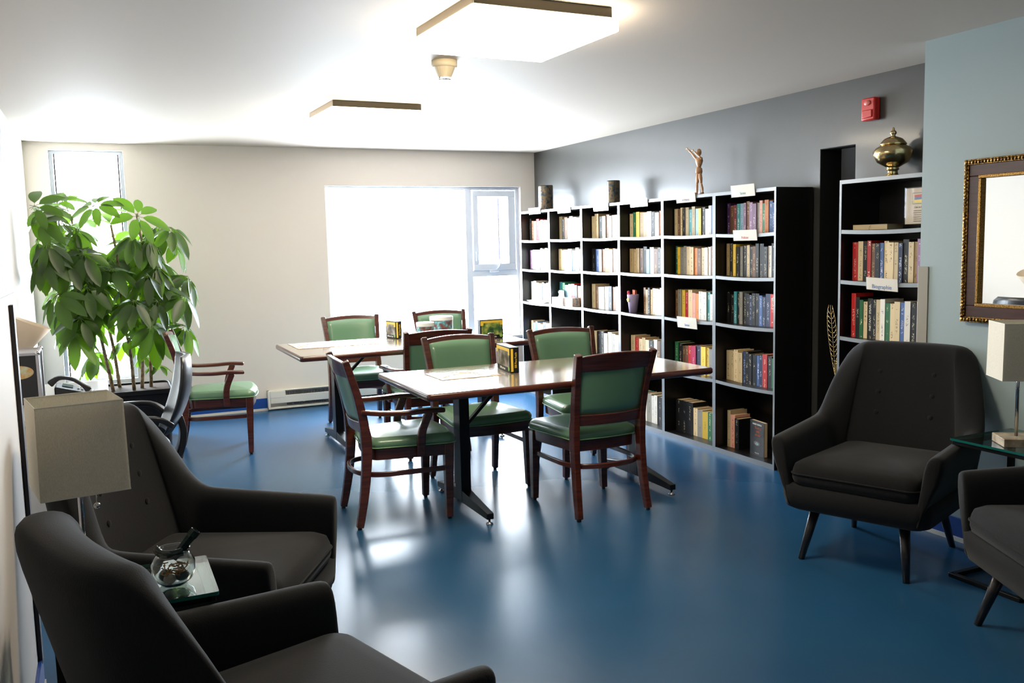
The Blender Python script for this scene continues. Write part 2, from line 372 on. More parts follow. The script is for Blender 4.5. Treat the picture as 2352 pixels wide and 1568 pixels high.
    for j in range(NZ):
        a = j*(NX+1); fs += [(a, a+NX+1, o+a+NX+1, o+a)]; a += NX; fs += [(a, o+a, o+a+NX+1, a+NX+1)]
    b.add(vs, fs).build('back_cushion', m_green, t, True)
    # bent hoop stretcher
    hp = cr([(-.228, .235, .285), (-.226, .05, .285), (-.214, -.13, .285), (-.15, -.225, .287), (0, -.258, .288), (.15, -.225, .287), (.214, -.13, .285), (.226, .05, .285), (.228, .235, .285)], 4)
    MB().bar(hp, .016, .028).build('stretcher', m_wood, t, False, .004)
    if arms:
        for sx in (-1, 1):
            a = cr([(sx*.222, -.232, .634), (sx*.245, -.13, .622), (sx*.268, .0, .618), (sx*.272, .11, .622), (sx*.262, .215, .616)], 5)
            n = len(a); ar = MB().bar(a, [lerp(.03, .052, min(1, i/(n-1)*1.4)) for i in range(n)], .026).build('armrest', m_wood, t, False, .008, 0, 3)
            s_ = cr([(sx*.25, .085, .37), (sx*.258, .082, .44), (sx*.264, .092, .52), (sx*.268, .13, .612)], 5)
            MB().bar(s_, .028, .044, (0, 1, 0)).build('arm_support', m_wood, ar, False, .006)
    return t
ca = dining_chair(True); cp = dining_chair(False)
GD = 'wooden dining chairs with green vinyl seats'
# (armed?, x, y, facing angle deg (0=+Y, CCW), label)
chs = [
 (1, 1.455, 4.81, -93, 'dark wood armchair with green vinyl seat at the left end of the nearer table'),
 (0, 2.490, 4.425, 1, 'armless green chair seen from behind at the near side of the nearer table'),
 (0, 2.115, 5.18, 180, 'armless green chair facing the camera behind the nearer table, beside the small puzzle box'),
 (0, 2.872, 5.20, 178, 'green chair facing the camera at the right behind the nearer table, before the bookcases'),
 (1, 2.135, 6.22, 0, 'dark wood armchair seen from behind, tucked between the two tables'),
 (1, .745, 7.03, -98, 'dark wood armchair with green seat standing alone beside the tall plant'),
 (0, 1.965, 7.38, 180, 'green chair facing the camera at the left behind the farther table'),
 (0, 2.785, 7.42, 178, 'green chair behind the farther table half hidden by two round tins'),
]
used = [False, False]
for a, x, y, rz, lb in chs:
    proto = ca if a else cp
    o = copy_tree(proto, None, lb) if used[a] else proto
    used[a] = True; o.location = (x, y, 0); o.rotation_euler = (0, 0, R(rz)); tag(o, lb, 'chair', GD)
# ---------------------------------------------------------------- tables
m_top = mat('tan_tabletop_laminate', (170, 156, 136), .14, spec=.9, coat=1, rgb2=(156, 140, 118), scale=9)
def table(x0, x1, y0, y1, label, rz=0):
    cx, cy = (x0+x1)/2, (y0+y1)/2; L_ = x1-x0; D_ = y1-y0
    t = empty('dining_table', (cx, cy, 0), rz, label, 'table', 'long dining tables')
    MB().loft([rrect(0, 0, L_/2-.012, D_/2-.012, .02, .722), rrect(0, 0, L_/2-.012, D_/2-.012, .02, .761)]).build('tabletop', m_top, t)
    MB().loft([rrect(0, 0, L_/2-.006, D_/2-.006, .02, .724), rrect(0, 0, L_/2, D_/2, .022, .732), rrect(0, 0, L_/2, D_/2, .022, .752), rrect(0, 0, L_/2-.006, D_/2-.006, .02, .760),
               rrect(0, 0, L_/2-.014, D_/2-.014, .016, .760), rrect(0, 0, L_/2-.014, D_/2-.014, .016, .724)], 0, False, True).build('wood_edge', m_wood, t, True)
    for sx in (-1, 1):
        px = sx*(L_/2-.46) if sx < 0 else sx*(L_/2-.2)
        px = sx*(L_/2-.375) if sx < 0 else sx*(L_/2-.20); oy = .07
        p = MB().box(px-.03, px+.03, oy-.05, oy+.05, .045, .70).box(px-.04, px+.04, -.3, .3, .70, .722).build('pedestal', m_metal, t, False, .004)
        MB().bar([(px-.03*sx, oy, .48), (px-sx*.26, oy, .705)], .03, .018, (0, 0, 1)).build('brace', m_metal, p, False, .002)
        f = MB()
        for sy in (-1, 1):
            f.hexa([(px-.03, oy, .04), (px+.03, oy, .04), (px+.02, oy+sy*.39, .03), (px-.02, oy+sy*.39, .03)], [(px-.03, oy, .115), (px+.03, oy, .115), (px+.02, oy+sy*.39, .062), (px-.02, oy+sy*.39, .062)])
        f = f.build('foot', m_metal, t, False, .003)
        for sy in (-1, 1):
            MB().lathe([(0, 0), (.02, 0), (.018, .008), (.006, .012), (.006, .034), (0, .034)], 12, 0, (px, oy+sy*.375, 0)).build('leveler', m_chrome, f, True)
    return t
table(1.455, 3.205, 4.21, 5.11, 'nearer long table with tan top, brown wood edge and black pedestals')
table(1.225, 3.005, 6.20, 7.15, 'farther long table with tan top standing nearest to the big window')
# jigsaw puzzles laid on the tables
m_jig = mat('jigsaw_grey', (196, 190, 186), .5, rgb2=(110, 104, 104), scale=70)
m_card = mat('cardboard', (186, 160, 120), .8)
def jigsaw(x0, x1, y0, y1, z, label):
    random.seed(int(x0*100)); nx = int((x1-x0)/.03); ny = int((y1-y0)/.03); b = MB()
    b.box(x0, x1, y0, y1, z, z+.0015, 1)
    for i in range(nx):
        for j in range(ny):
            if random.random() < .12: continue
            g = .0012; a = x0+(x1-x0)*i/nx; c = y0+(y1-y0)*j/ny
            b.box(a+g, a+(x1-x0)/nx-g, c+g, c+(y1-y0)/ny-g, z+.0015, z+.003)
    tag(b.build('jigsaw_puzzle', [m_jig, m_card]), label, 'jigsaw puzzle')
jigsaw(1.31, 1.93, 6.68, 7.10, .7615, 'partly finished grey jigsaw puzzle on the left end of the farther table')
jigsaw(1.68, 2.04, 4.62, 4.90, .7615, 'small grey jigsaw puzzle on the nearer table before the puzzle box')
# puzzle boxes
def picmat(name, cols, scale=14):
    m = mat(name, cols[0], .35, rgb2=cols[1], scale=scale); N = m.node_tree.nodes; L = m.node_tree.links
    cr_ = N.new('ShaderNodeValToRGB'); n = N.new('ShaderNodeTexNoise'); n.inputs['Scale'].default_value = scale; n.inputs['Detail'].default_value = 6
    tc = N.new('ShaderNodeTexCoord'); L.new(tc.outputs['Object'], n.inputs['Vector']); L.new(n.outputs['Fac'], cr_.inputs[0])
    el = cr_.color_ramp.elements; el[0].position = .3; el[1].position = .7; el[0].color = (*lin(cols[0]), 1); el[1].color = (*lin(cols[-1]), 1)
    for k, c in enumerate(cols[1:-1]): e = el.new(.3+.4*(k+1)/(len(cols)-1)); e.color = (*lin(c), 1)
    L.new(cr_.outputs[0], N['Principled BSDF'].inputs['Base Color']); return m
m_pic1 = picmat('painted_landscape_dark', [(30, 26, 20), (96, 84, 50), (150, 140, 140), (190, 170, 130)], 16)
m_pic2 = picmat('painted_landscape_green', [(20, 50, 30), (60, 100, 50), (150, 160, 70), (180, 200, 150)], 18)
m_box = mat('black_box_card', (14, 14, 15), .5, spec=.3); m_yel = mat('yellow_ink', (226, 190, 60), .5); m_wht = mat('white_ink', (230, 228, 220), .5)
def puzzle_box(loc, rz, W, H, D, pic, label):
    """front face towards -Y, spine on +X"""
    t = empty('puzzle_box', loc, rz, label, 'puzzle box', 'boxed jigsaw puzzles')
    MB().box(-W/2, W/2, -D/2, D/2, 0, H).build('box_body', m_box, t, False, .002)
    MB().box(-W/2+.012, W/2-.012, -D/2-.001, -D/2+.001, .03, H-.022).build('cover_picture', pic, t)
    p = MB().box(-W/2+.004, W/2-.004, -D/2-.0016, -D/2, H-.026, H-.008)
    for sx in (-1, 1): p.box(sx*(W/2-.016)-.012, sx*(W/2-.016)+.012, -D/2-.002, -D/2, H-.045, H-.008)
    p.build('yellow_banner', m_yel, t)
    text('500 Piece Puzzle', .019, m_wht, t, (-.01, -D/2-.0015, .016), (1, 0, 0), (0, 0, 1), sx=.8)
    MB().lathe([(0, -.001), (.012, -.001), (.012, .001), (0, .001)], 16).build('round_seal', mat('lime_ink', (130, 180, 70), .5), t).matrix_local = Matrix.Translation((W/2-.02, -D/2-.001, .022)) @ Matrix.Rotation(PI/2, 4, 'X')
    MB().box(W/2-.0005, W/2+.001, -D/2+.006, -D/2+.02, .008, H-.008).build('spine_stripe', m_yel, t)
    text('500 Piece Puzzle', .018, m_yel, t, (W/2+.001, .008, H/2), (0, 0, 1), (0, -1, 0), sx=.75)
# near box: cover faces left-near, spine faces near-right
puzzle_box((2.155, 4.787, .7615), R(-97), .26, .148, .055, m_pic1, 'upright black puzzle box standing on the nearer table')
puzzle_box((2.785, 6.505, .7615), R(2), .20, .152, .05, m_pic2, 'puzzle box with green landscape cover at right end of the farther table')
puzzle_box((2.155, 7.03, .7615), R(-79), .17, .14, .055, m_pic1, 'black puzzle box standing left of the tins on the farther table')
m_tin = picmat('crowd_print', [(40, 60, 90), (120, 60, 50), (60, 140, 150), (190, 200, 210)], 26)
for loc, r_, h_, lb in [((2.44, 6.68, .7615), .092, .185, 'taller round tin with printed side on the farther table'), ((2.225, 6.45, .7615), .068, .165, 'shorter round tin with white lid on the farther table')]:
    t = empty('round_tin', loc, 0, lb, 'tin', 'round tins on the farther table')
    MB().lathe([(0, 0), (r_-.003, 0), (r_-.002, h_-.02), (0, h_-.02)], 32).build('tin_body', m_tin, t, True, .001)
    MB().lathe([(0, h_-.03), (r_, h_-.03), (r_+.001, h_-.002), (r_-.004, h_), (0, h_)], 32).build('lid', mat('white_lid', (225, 226, 230), .4), t, False, .002)
# ---------------------------------------------------------------- baseboard heater
t = empty('baseboard_heater', (1.366, YB, 0), 0, 'long white electric baseboard heater on the back wall below the big window', 'heater')
Lh = 1.72; m_heat = mat('white_enamel', (222, 220, 212), .35)
MB().box(0, Lh, -.055, -.001, .012, .03).box(0, Lh, -.006, -.001, .03, .182).box(0, Lh, -.04, -.001, .178, .186).box(0, .02, -.06, -.001, .012, .186).box(Lh-.02, Lh, -.06, -.001, .012, .186).build('housing', m_heat, t, False, .002)
MB().box(.02, Lh-.02, -.062, -.056, .065, .138).build('front_panel', m_heat, t, False, .003)
MB().box(.02, .16, -.064, -.056, .118, .182).build('junction_cover', m_heat, t, False, .002)
b = MB()
for k in range(100): b.box(.18+k*.015, .183+k*.015, -.045, -.01, .04, .165)
b.build('heating_fins', mat('grey_fins', (90, 96, 110), .4, metal=.6), t)
# ---------------------------------------------------------------- bookcases
BW = .6287; BH = 1.816; BX = 3.8953; BD = .3; YN = 4.4926
ZS = [1.5238, 1.2363, .9109, .506]   # shelf centres
TH = .022
def sag(u): return .007*(1-u*u)
def bookcase():
    t = empty('bookcase')    # origin: near front bottom corner; Y runs 0..BW, X 0..BD
    p = .017
    for y0 in (0, BW-p):
        MB().box(.001, BD, y0+.0005, y0+p-.0005, 0, BH).box(0, .0012, y0+.0005, y0+p-.0005, 0, BH, 1).build('side_panel', [m_black, m_edge], t)
    MB().box(.001, BD, p, BW-p, BH-.022, BH).box(0, .0012, p, BW-p, BH-.022, BH, 1).build('top_panel', [m_black, m_edge], t)
    MB().box(.001, BD, p, BW-p, .018, .036).box(0, .0012, p, BW-p, .0, .036, 1).box(.001, .012, p, BW-p, 0, .018).build('bottom_panel', [m_black, m_edge], t)
    MB().box(BD-.006, BD, p, BW-p, .03, BH-.02).build('back_panel', m_black, t)
    for z in ZS:
        r = []; e = []
        for k in range(9):
            u = -1+2*k/8; y = lerp(p+.0005, BW-p-.0005, k/8); s_ = sag(u)
            r.append([(.0025, y, z-TH/2-s_), (BD-.007, y, z-TH/2-s_), (BD-.007, y, z+TH/2-s_), (.0025, y, z+TH/2-s_)])
            e.append([(.001, y, z-TH/2-s_), (.0025, y, z-TH/2-s_), (.0025, y, z+TH/2-s_), (.001, y, z+TH/2-s_)])
        MB().loft(r).loft(e, 1).build('shelf', [m_black, m_edge], t)
    return t
bc = bookcase(); ords = ['sixth', 'fifth', 'fourth', 'third', 'second', 'first']
cases = []
for i in range(6):
    lb = {0: 'black bookcase nearest the camera in the row of six, beside the dark doorway', 5: 'black bookcase at the far end of the row, next to the window'}.get(i, 'black open bookcase, %s from the window in the row of six' % ords[i])
    o = bc if i == 0 else copy_tree(bc, None, lb)
    o.location = (BX, YN+i*BW, 0); tag(o, lb, 'bookcase', 'row of black bookcases'); cases.append(o)
o = copy_tree(bc, None, 'black bookcase standing alone between the dark doorway and grey-blue wall'); o.location = (3.895, 3.331, 0)
o['category'] = 'bookcase'; del o['group']
# ---------------------------------------------------------------- books
PAL = {'c': ((206, 186, 146), 'cream', (90, 70, 50)), 'w': ((226, 222, 212), 'white', (120, 110, 120)), 'b': ((16, 16, 18), 'black', (200, 190, 160)),
 'g': ((40, 110, 70), 'green', (210, 210, 170)), 'r': ((190, 36, 36), 'red', (240, 220, 200)), 'y': ((222, 186, 60), 'yellow', (70, 60, 40)),
 'B': ((66, 96, 150), 'blue', (220, 220, 230)), 't': ((60, 150, 155), 'teal', (230, 230, 220)), 'l': ((140, 180, 200), 'light blue', (60, 70, 100)),
 'o': ((205, 120, 50), 'orange', (70, 40, 20)), 'n': ((100, 66, 40), 'brown', (210, 180, 120)), 'G': ((140, 136, 126), 'grey', (60, 60, 60)),
 'p': ((140, 110, 140), 'mauve', (230, 210, 220)), 'k': ((206, 150, 130), 'pink', (110, 50, 50)), 'd': ((30, 42, 76), 'dark blue', (190, 200, 220)),
 'T': ((180, 154, 110), 'tan', (80, 60, 40)), 'D': ((110, 20, 28), 'dark red', (220, 200, 160)), 'm': ((196, 30, 90), 'magenta', (240, 220, 230)), 'P': ((60, 30, 80), 'purple', (200, 190, 210))}
def spine_mat(k):
    rgb, nm, ink = PAL[k]; name = nm.replace(' ', '_')+'_book_cover'
    if name in MATS: return MATS[name]
    m = mat(name, rgb, .55, spec=.3); N = m.node_tree.nodes; L = m.node_tree.links; b = N['Principled BSDF']
    tc = N.new('ShaderNodeTexCoord'); oi = N.new('ShaderNodeObjectInfo'); sp = N.new('ShaderNodeSeparateXYZ'); L.new(tc.outputs['Object'], sp.inputs[0])
    # pseudo lettering: bands along the spine, only near its centre line
    mp = N.new('ShaderNodeMapping'); mp.inputs['Scale'].default_value = (0, 260, 150); L.new(tc.outputs['Object'], mp.inputs[0])
    L.new(oi.outputs['Random'], mp.inputs['Location']) if False else None
    n = N.new('ShaderNodeTexNoise'); n.noise_dimensions = '4D'; n.inputs['Scale'].default_value = 1; n.inputs['Detail'].default_value = 2
    mw = N.new('ShaderNodeMath'); mw.operation = 'MULTIPLY'; mw.inputs[1].default_value = 90; L.new(oi.outputs['Random'], mw.inputs[0]); L.new(mw.outputs[0], n.inputs['W']); L.new(mp.outputs[0], n.inputs['Vector'])
    g1 = N.new('ShaderNodeMath'); g1.operation = 'GREATER_THAN'; g1.inputs[1].default_value = .56; L.new(n.outputs['Fac'], g1.inputs[0])
    ay = N.new('ShaderNodeMath'); ay.operation = 'ABSOLUTE'; L.new(sp.outputs['Y'], ay.inputs[0])
    g2 = N.new('ShaderNodeMath'); g2.operation = 'LESS_THAN'; g2.inputs[1].default_value = .0065; L.new(ay.outputs[0], g2.inputs[0])
    # coarse band: title stretch depends on the random number
    n2 = N.new('ShaderNodeTexNoise'); n2.noise_dimensions = '4D'; n2.inputs['Scale'].default_value = 1; mp2 = N.new('ShaderNodeMapping'); mp2.inputs['Scale'].default_value = (0, 0, 16)
    L.new(tc.outputs['Object'], mp2.inputs[0]); L.new(mp2.outputs[0], n2.inputs['Vector']); L.new(mw.outputs[0], n2.inputs['W'])
    g3 = N.new('ShaderNodeMath'); g3.operation = 'GREATER_THAN'; g3.inputs[1].default_value = .5; L.new(n2.outputs['Fac'], g3.inputs[0])
    gx = N.new('ShaderNodeMath'); gx.operation = 'LESS_THAN'; gx.inputs[1].default_value = .0009; L.new(sp.outputs['X'], gx.inputs[0])
    a = g1
    for q in (g2, g3, gx):
        mm = N.new('ShaderNodeMath'); mm.operation = 'MULTIPLY'; L.new(a.outputs[0], mm.inputs[0]); L.new(q.outputs[0], mm.inputs[1]); a = mm
    mx = N.new('ShaderNodeMix'); mx.data_type = 'RGBA'; L.new(a.outputs[0], mx.inputs[0])
    # base colour slightly different from book to book
    hs = N.new('ShaderNodeHueSaturation'); hs.inputs['Color'].default_value = (*lin(rgb), 1)
    mr = N.new('ShaderNodeMapRange'); mr.inputs[3].default_value = .72; mr.inputs[4].default_value = 1.22; L.new(oi.outputs['Random'], mr.inputs[0]); L.new(mr.outputs[0], hs.inputs['Value'])
    L.new(hs.outputs[0], mx.inputs[6]); mx.inputs[7].default_value = (*lin(ink), 1); L.new(mx.outputs[2], b.inputs['Base Color'])
    return m
def book_mb(t, h, d, mb=None, ox=0, oy=0, oz=0, ci=0, pi_=1):
    """spine at x=0 facing -X, thickness along Y (centred), depth +X"""
    b = mb or MB(); c = .0015
    b.T = Matrix.Translation((ox, oy, oz))
    b.box(0, .0012, -t/2, t/2, 0, h, ci).box(.0012, d, -t/2, -t/2+c, 0, h, ci).box(.0012, d, t/2-c, t/2, 0, h, ci)
    b.box(.0012, d-.003, -t/2+c, t/2-c, .002, h-.003, pi_)
    b.T = Matrix(); return b
def book(x, y, z, t, h, d, k, label, group):
    o = book_mb(t, h, d).build('book', [spine_mat(k), m_page]); o.location = (x, y, z); tag(o, label, 'book', group); return o
CASEN = ['sixth bookcase from the window', 'fifth bookcase from the window', 'fourth bookcase from the window', 'third bookcase from the window', 'second bookcase from the window', 'bookcase nearest the window', 'lone bookcase']
ROWN = ['top shelf', 'second shelf down', 'third shelf down', 'fourth shelf down', 'bottom shelf']
def nth(n): return n if False else ['first', 'second', 'third', 'fourth', 'fifth', 'sixth', 'seventh', 'eighth', 'ninth', 'tenth', 'eleventh', 'twelfth', 'thirteenth', 'fourteenth', 'fifteenth', 'sixteenth', 'seventeenth', 'eighteenth', 'nineteenth', 'twentieth'][n]
BOOKS = {
 (0,0): ('PnDtlpnppGkgoBBBc', .012, .205), (0,1): ('TbybGbcbnbbbwblp', .006, .212), (0,2): ('bbtbGbbdbbBddrwb', .004, .208), (0,3): ('ccccdbbbBdrbgt', .003, .212), (0,4): ('ckb', .003, .24),
 (1,0): ('cncbctclybwwBwc', .0, .2), (1,1): ('gyGGcconcwwnwb', 0, .2), (1,2): ('nGyrckowwtwcB', 0, .2), (1,3): ('gbnnrmdyyGBB', .004, .205), (1,4): ('bbbcGygn', 0, .225),
 (2,0): ('cgyTcwbwkww', 0, .2), (2,1): ('TTTnblwnbwrk', 0, .2), (2,2): ('ncbTcwwwlwB', 0, .205), (2,3): ('crcTcbwnbk', 0, .2), (2,4): ('ctlwGwwbl', 0, .22),
 (3,0): ('cTbcnwwwwc', 0, .2), (3,1): ('bBcnywnwww', 0, .2), (3,2): ('cnwwwbnwww', 0, .2), (3,3): ('cbbwwGwkc', 0, .205), (3,4): ('cwwBwc', 0, .21),
 (4,0): ('cbnlwwwwwc', 0, .2), (4,1): ('cTwwwBwbwc', 0, .2), (4,2): ('tglwrbnBwc', 0, .2), (4,3): ('wwcwb', 0, .19),
 (5,0): ('bncrwwwwwc', 0, .2), (5,1): ('pwwGwwwcw', 0, .2), (5,2): ('wwcwbwwwc', 0, .2), (5,3): ('clBwwbwnc', 0, .2),
 (6,1): ('rcbrnbBcccdbcTpcw', .02, .222), (6,2): ('rbgcbbcwgccBwbwcw', .02, .222)}
random.seed(11)
floor_z = [z+TH/2 for z in ZS]+[.036]
stuffed = MB(); SM = ['c', 'w', 'b', 'n', 'B', 'G']
for (ci, ri), (s_, gap, hh) in sorted(BOOKS.items()):
    y0 = 3.331 if ci == 6 else YN+ci*BW
    inner = BW-.034-.002; y = y0+BW-.017-.001 - (.035 if ci == 6 else .012)
    xsp = (3.985 if ci < 6 else 3.955)+random.uniform(-.008, .008)
    ws = [random.uniform(.75, 1.3) for _ in s_]
    total = {4: .13 if ci == 0 else .40, 3: .56}.get(ri, .57)
    if ci == 6: total = .545
    if ci == 5: total = .50
    if (ci, ri) == (2, 2): y -= .19; total = .38
    if (ci, ri) == (0, 3): total = .56
    if (ci, ri) == (4, 3): total = .25; y -= .27
    if (ci, ri) == (0, 4): xsp = 3.98; y -= .012
    if (ci, ri) == (1, 4): total = .52
    if ci in (2, 3) and ri == 4: total = .5
    k_ = total/sum(ws)
    for q, ch in enumerate(s_):
        t = ws[q]*k_; u = ((y-t/2)-(y0+BW/2))/(BW/2-.017)
        zz = floor_z[ri]-(sag(u) if ri < 4 else 0)+.0004
        h = hh+random.uniform(-.014, .012)
        if (ci, ri) == (0, 4): h = [.26, .235, .215][q]
        if (ci, ri) == (1, 4): h = [.245, .245, .245, .21, .205, .20, .205, .20][q]; zz = floor_z[ri]+.0004
        if (ci, ri) in ((0, 2),) and ch == 'r': h = .215
        if ch == 'r' and (ci, ri) == (6, 2): h = .25
        lb = '%s book, %s from the left, %s of %s' % (PAL[ch][1], nth(q), ROWN[ri], CASEN[ci])
        lean = 0
        o = book(xsp+random.uniform(-.004, .004), y-t/2, zz, t-.0008, h, random.uniform(.125, .15), ch, lb, 'books on the %s of the %s' % (ROWN[ri], CASEN[ci]))
        if (ci, ri, ch) == (0, 2, 'r'):
            text('TOYER', .026, m_wht, o, (-.0006, 0, h-.06), (0, 0, 1), (0, 1, 0), 'title', sx=.95)
        if (ci, ri) == (6, 2) and q == 4:
            text('INSTANT STAR', .02, m_wht, o, (-.0006, 0, h*.52), (0, 0, 1), (0, 1, 0), 'title', sx=1.1)
        y -= t
# fill seldom seen remainder
# face-on book on the bottom shelf of nearest case
t = empty('book', (3.975, 4.755, .0363), R(-8), 'black book standing face out with an eye on its cover', 'book')
MB().box(0, .002, -.085, .085, 0, .235).box(.026, .028, -.085, .085, 0, .235).box(0, .028, .085, .0865, 0, .235).build('cover', m_box, t)
MB().box(.002, .026, -.083, .084, .002, .233).build('pages', m_page, t)
rt = (0, -1, 0); up = (0, 0, 1)
text('CARLENE THOMPSON', .015, m_wht, t, (-.0008, 0, .212), rt, up, 'author_line', sx=.75)
m_or = mat('orange_ink', (190, 90, 40), .5)
text('Tu es si\njolie\nce soir', .024, m_or, t, (-.0008, -.01, .165), rt, up, 'title', sx=1)
text('Toucan Noir', .01, m_wht, t, (-.0008, 0, .016), rt, up, 'publisher_line', sx=1)
MB().ball((0, 0, 0), .02, 20, 0, (.03, 1.9, .8)).build('eye_picture', mat('eye_brown', (86, 60, 54), .5), t, True).location = (-.0006, 0, .082)
MB().ball((0, 0, 0), .011, 20, 0, (.05, 1.6, .8)).build('eye_iris', mat('eye_pale', (120, 170, 170), .3), t, True).location = (-.0012, 0, .08)
MB().ball((0, 0, 0), .005, 12, 0, (.1, 1, 1)).build('eye_pupil', m_box, t, True).location = (-.0016, 0, .08)
# flat books
def flat_book(loc, rz, W, D, t_, label, k='c'):
    o = empty('book', loc, rz, label, 'book')
    MB().box(-W/2, W/2, -D/2, D/2, 0, .002).box(-W/2, W/2, -D/2, D/2, t_-.002, t_).box(-W/2, -W/2+.002, -D/2, D/2, 0, t_).build('cover', spine_mat(k), o)
    MB().box(-W/2+.002, W/2-.003, -D/2+.003, D/2-.003, .002, t_-.002).build('pages', m_page, o)
flat_book((4.03, 3.80, ZS[0]+TH/2-.004), R(8), .15, .22, .03, 'thick cream book lying flat on the top shelf of lone bookcase')
flat_book((4.0, 3.84, ZS[3]+TH/2-.005), R(-6), .15, .21, .034, 'cream book lying flat low in the lone bookcase beside the armchair', 'c')
# notice in clear holder inside lone bookcase
t = empty('notice_holder', (3.99, 3.47, 1.555), R(-4), 'clear acrylic holder with a cream notice hanging in the lone bookcase', 'notice')
MB().box(0, .004, -.09, .115, 0, .19).build('paper', mat('cream_paper', (205, 190, 172), .7), t)
MB().box(-.003, -.001, -.093, .118, -.003, .195).build('acrylic_front', m_glass, t)
MB().box(-.0005, .0, -.03, .065, .105, .165).build('picture_border', mat('grey_ink', (90, 80, 90), .6), t)
m_r = mat('brick_ink', (190, 90, 90), .6)
MB().box(-.001, -.0004, -.027, .062, .108, .162).build('picture_ground', mat('picture_cream', (205, 190, 165), .7), t)
b = MB()
for q, (mi) in enumerate([2, 1, 0]): b.hexa([(-.0012, .05, .115+q*.013), (-.0012, .0, .112+q*.013), (-.0010, .0, .124+q*.013), (-.0010, .05, .127+q*.013)], [(-.0016, .045, .115+q*.013), (-.0016, -.02, .118+q*.013), (-.0016, -.02, .13+q*.013), (-.0016, .045, .127+q*.013)], mi)
b.build('stacked_books_picture', [m_r, mat('blue_ink', (90, 120, 160), .6), m_yel], t)
m_ink = mat('faint_ink', (120, 105, 100), .7)
text("Club de lecture", .013, m_ink, t, (-.0006, .01, .088), rt, up)
for q in range(6): text('la lecture est un voyage' if q % 2 else 'un livre est un bon ami', .0075, m_ink, t, (-.0006, .02, .07-q*.011), rt, up, 'body_text')
# shelf labels
m_lab = mat('label_card', (242, 238, 230), .6)
m_teal = mat('teal_ink', (70, 160, 160), .6); m_bl = mat('sky_ink', (90, 140, 200), .6); m_pk = mat('pink_ink', (220, 90, 110), .6); m_gy = mat('pale_ink', (130, 130, 150), .6)
def shelf_label(y, z, W, H, s_, ink, label, tilt=0, size=.024):
    t = empty('shelf_label', (3.889, y, z), 0, label, 'shelf label', 'white shelf labels in clear holders'); t.rotation_euler = (tilt, R(-6), 0)
    MB().box(-.0015, .0015, -W/2, W/2, -H/2, H/2).build('card', m_lab, t)
    MB().box(-.004, -.003, -W/2-.003, W/2+.003, -H/2-.002, H/2+.002).box(-.004, .003, -W/2-.004, -W/2-.002, -H/2, H/2).box(-.004, .003, W/2+.002, W/2+.004, -H/2, H/2).build('acrylic_sleeve', m_glass, t)
    if s_: text(s_, size, ink, t, (-.0022, 0, -H*.22), (0, -1, 0), (0, 0, 1))
shelf_label(4.807, 1.812, .238, .078, 'Séries', m_teal, 'white label reading Séries atop the sixth bookcase from the window')
shelf_label(4.783, 1.520, .236, .07, 'Policier', m_pk, 'white label reading Policier in pink on the sixth bookcase from window')
shelf_label(5.440, 1.797, .23, .06, 'ROMANS', m_gy, 'white label reading ROMANS atop the fifth bookcase from the window', size=.022)
shelf_label(5.430, .897, .238, .082, 'Séries', m_bl, 'white label low on the fifth bookcase, above the table edge')
for y, z, n in [(6.06, 1.797, 'fourth bookcase from the window'), (6.65, 1.79, 'third bookcase from the window'), (7.31, 1.80, 'second bookcase from the window'), (7.915, 1.812, 'bookcase nearest the window')]:
    shelf_label(y, z, .24, .06, '', m_gy, 'blank looking white label atop the '+n.replace('fourth bookcase from the window', 'third bookcase window-side of the mannequin').replace('third bookcase window-side', 'bookcase just window-side') if False else 'blank looking white label atop the '+{6.06: 'third', 6.65: 'fourth', 7.31: 'fifth', 7.915: 'sixth'}[y]+' bookcase from the doorway')
shelf_label(3.633, 1.232, .215, .068, 'Biographie', m_bl, 'white label reading Biographie on the lone bookcase', size=.032, tilt=R(2))
# things on shelves
# flower pot bag with carrots look-alike
t = empty('decorated_pot', (3.955, 6.262, ZS[2]+TH/2-.006), 0, 'lilac tapered pot with a yellow flower on the third shelf', 'pot')
m_pot = mat('lilac_felt', (150, 138, 170), .8)
MB().lathe([(0, 0), (.032, 0), (.05, .15), (.047, .152), (.03, .006), (0, .006)], 24).build('pot_body', m_pot, t, True)
fl = MB()
for k in range(5):
    a = k*2*PI/5; fl.ball((-.049, .012*math.cos(a), .11+.012*math.sin(a)), .008, 8, 0, (.3, 1, 1))
fl.build('flower_badge', m_yel, t, True)
MB().tube([(-.01, .03, .10), (-.015, .045, .165)], .012, 10).ball((-.015, .045, .168), .013).build('pink_stick', mat('pink_plastic', (190, 70, 90), .5), t, True)
MB().hexa([(.0, -.02, .1), (.02, -.02, .1), (.02, .015, .1), (.0, .015, .1)], [(.0, -.028, .185), (.02, -.028, .185), (.02, .01, .19), (.0, .01, .19)]).build('orange_card', mat('burnt_orange', (190, 90, 50), .6), t, False, .002)
t = empty('tissue_box', (3.935, 7.49, ZS[2]+TH/2-.006), 0, 'white tissue box with paper pulled up in the second bookcase from window', 'tissue box')
MB().box(-.035, .075, -.1, .12, 0, .075).build('box_body', mat('white_card', (232, 230, 232), .5), t, False, .003)
MB().loft([[(.02+.03*math.cos(a*PI/4), .02+.05*math.sin(a*PI/4), .075) for a in range(8)], [(.02+.012*math.cos(a*PI/4+.3), .02+.05*math.sin(a*PI/4+.3), .10+.012*(a % 2)) for a in range(8)], [(.02+.02*math.cos(a*PI/4), .03+.05*math.sin(a*PI/4), .115+.014*((a+1) % 3)) for a in range(8)]]).build('tissue', mat('tissue_paper', (235, 235, 240), .8), t, True)
t = MB().box(-.03, .05, -.07, .07, 0, .078).build('playing_card_box', picmat('red_print', [(150, 40, 40), (200, 190, 170), (110, 90, 80)], 20), None, False, .002)
t.location = (3.94, 7.29, ZS[2]+TH/2-.006); tag(t, 'small box with red printed side beside the tissue box', 'box')
b = MB()
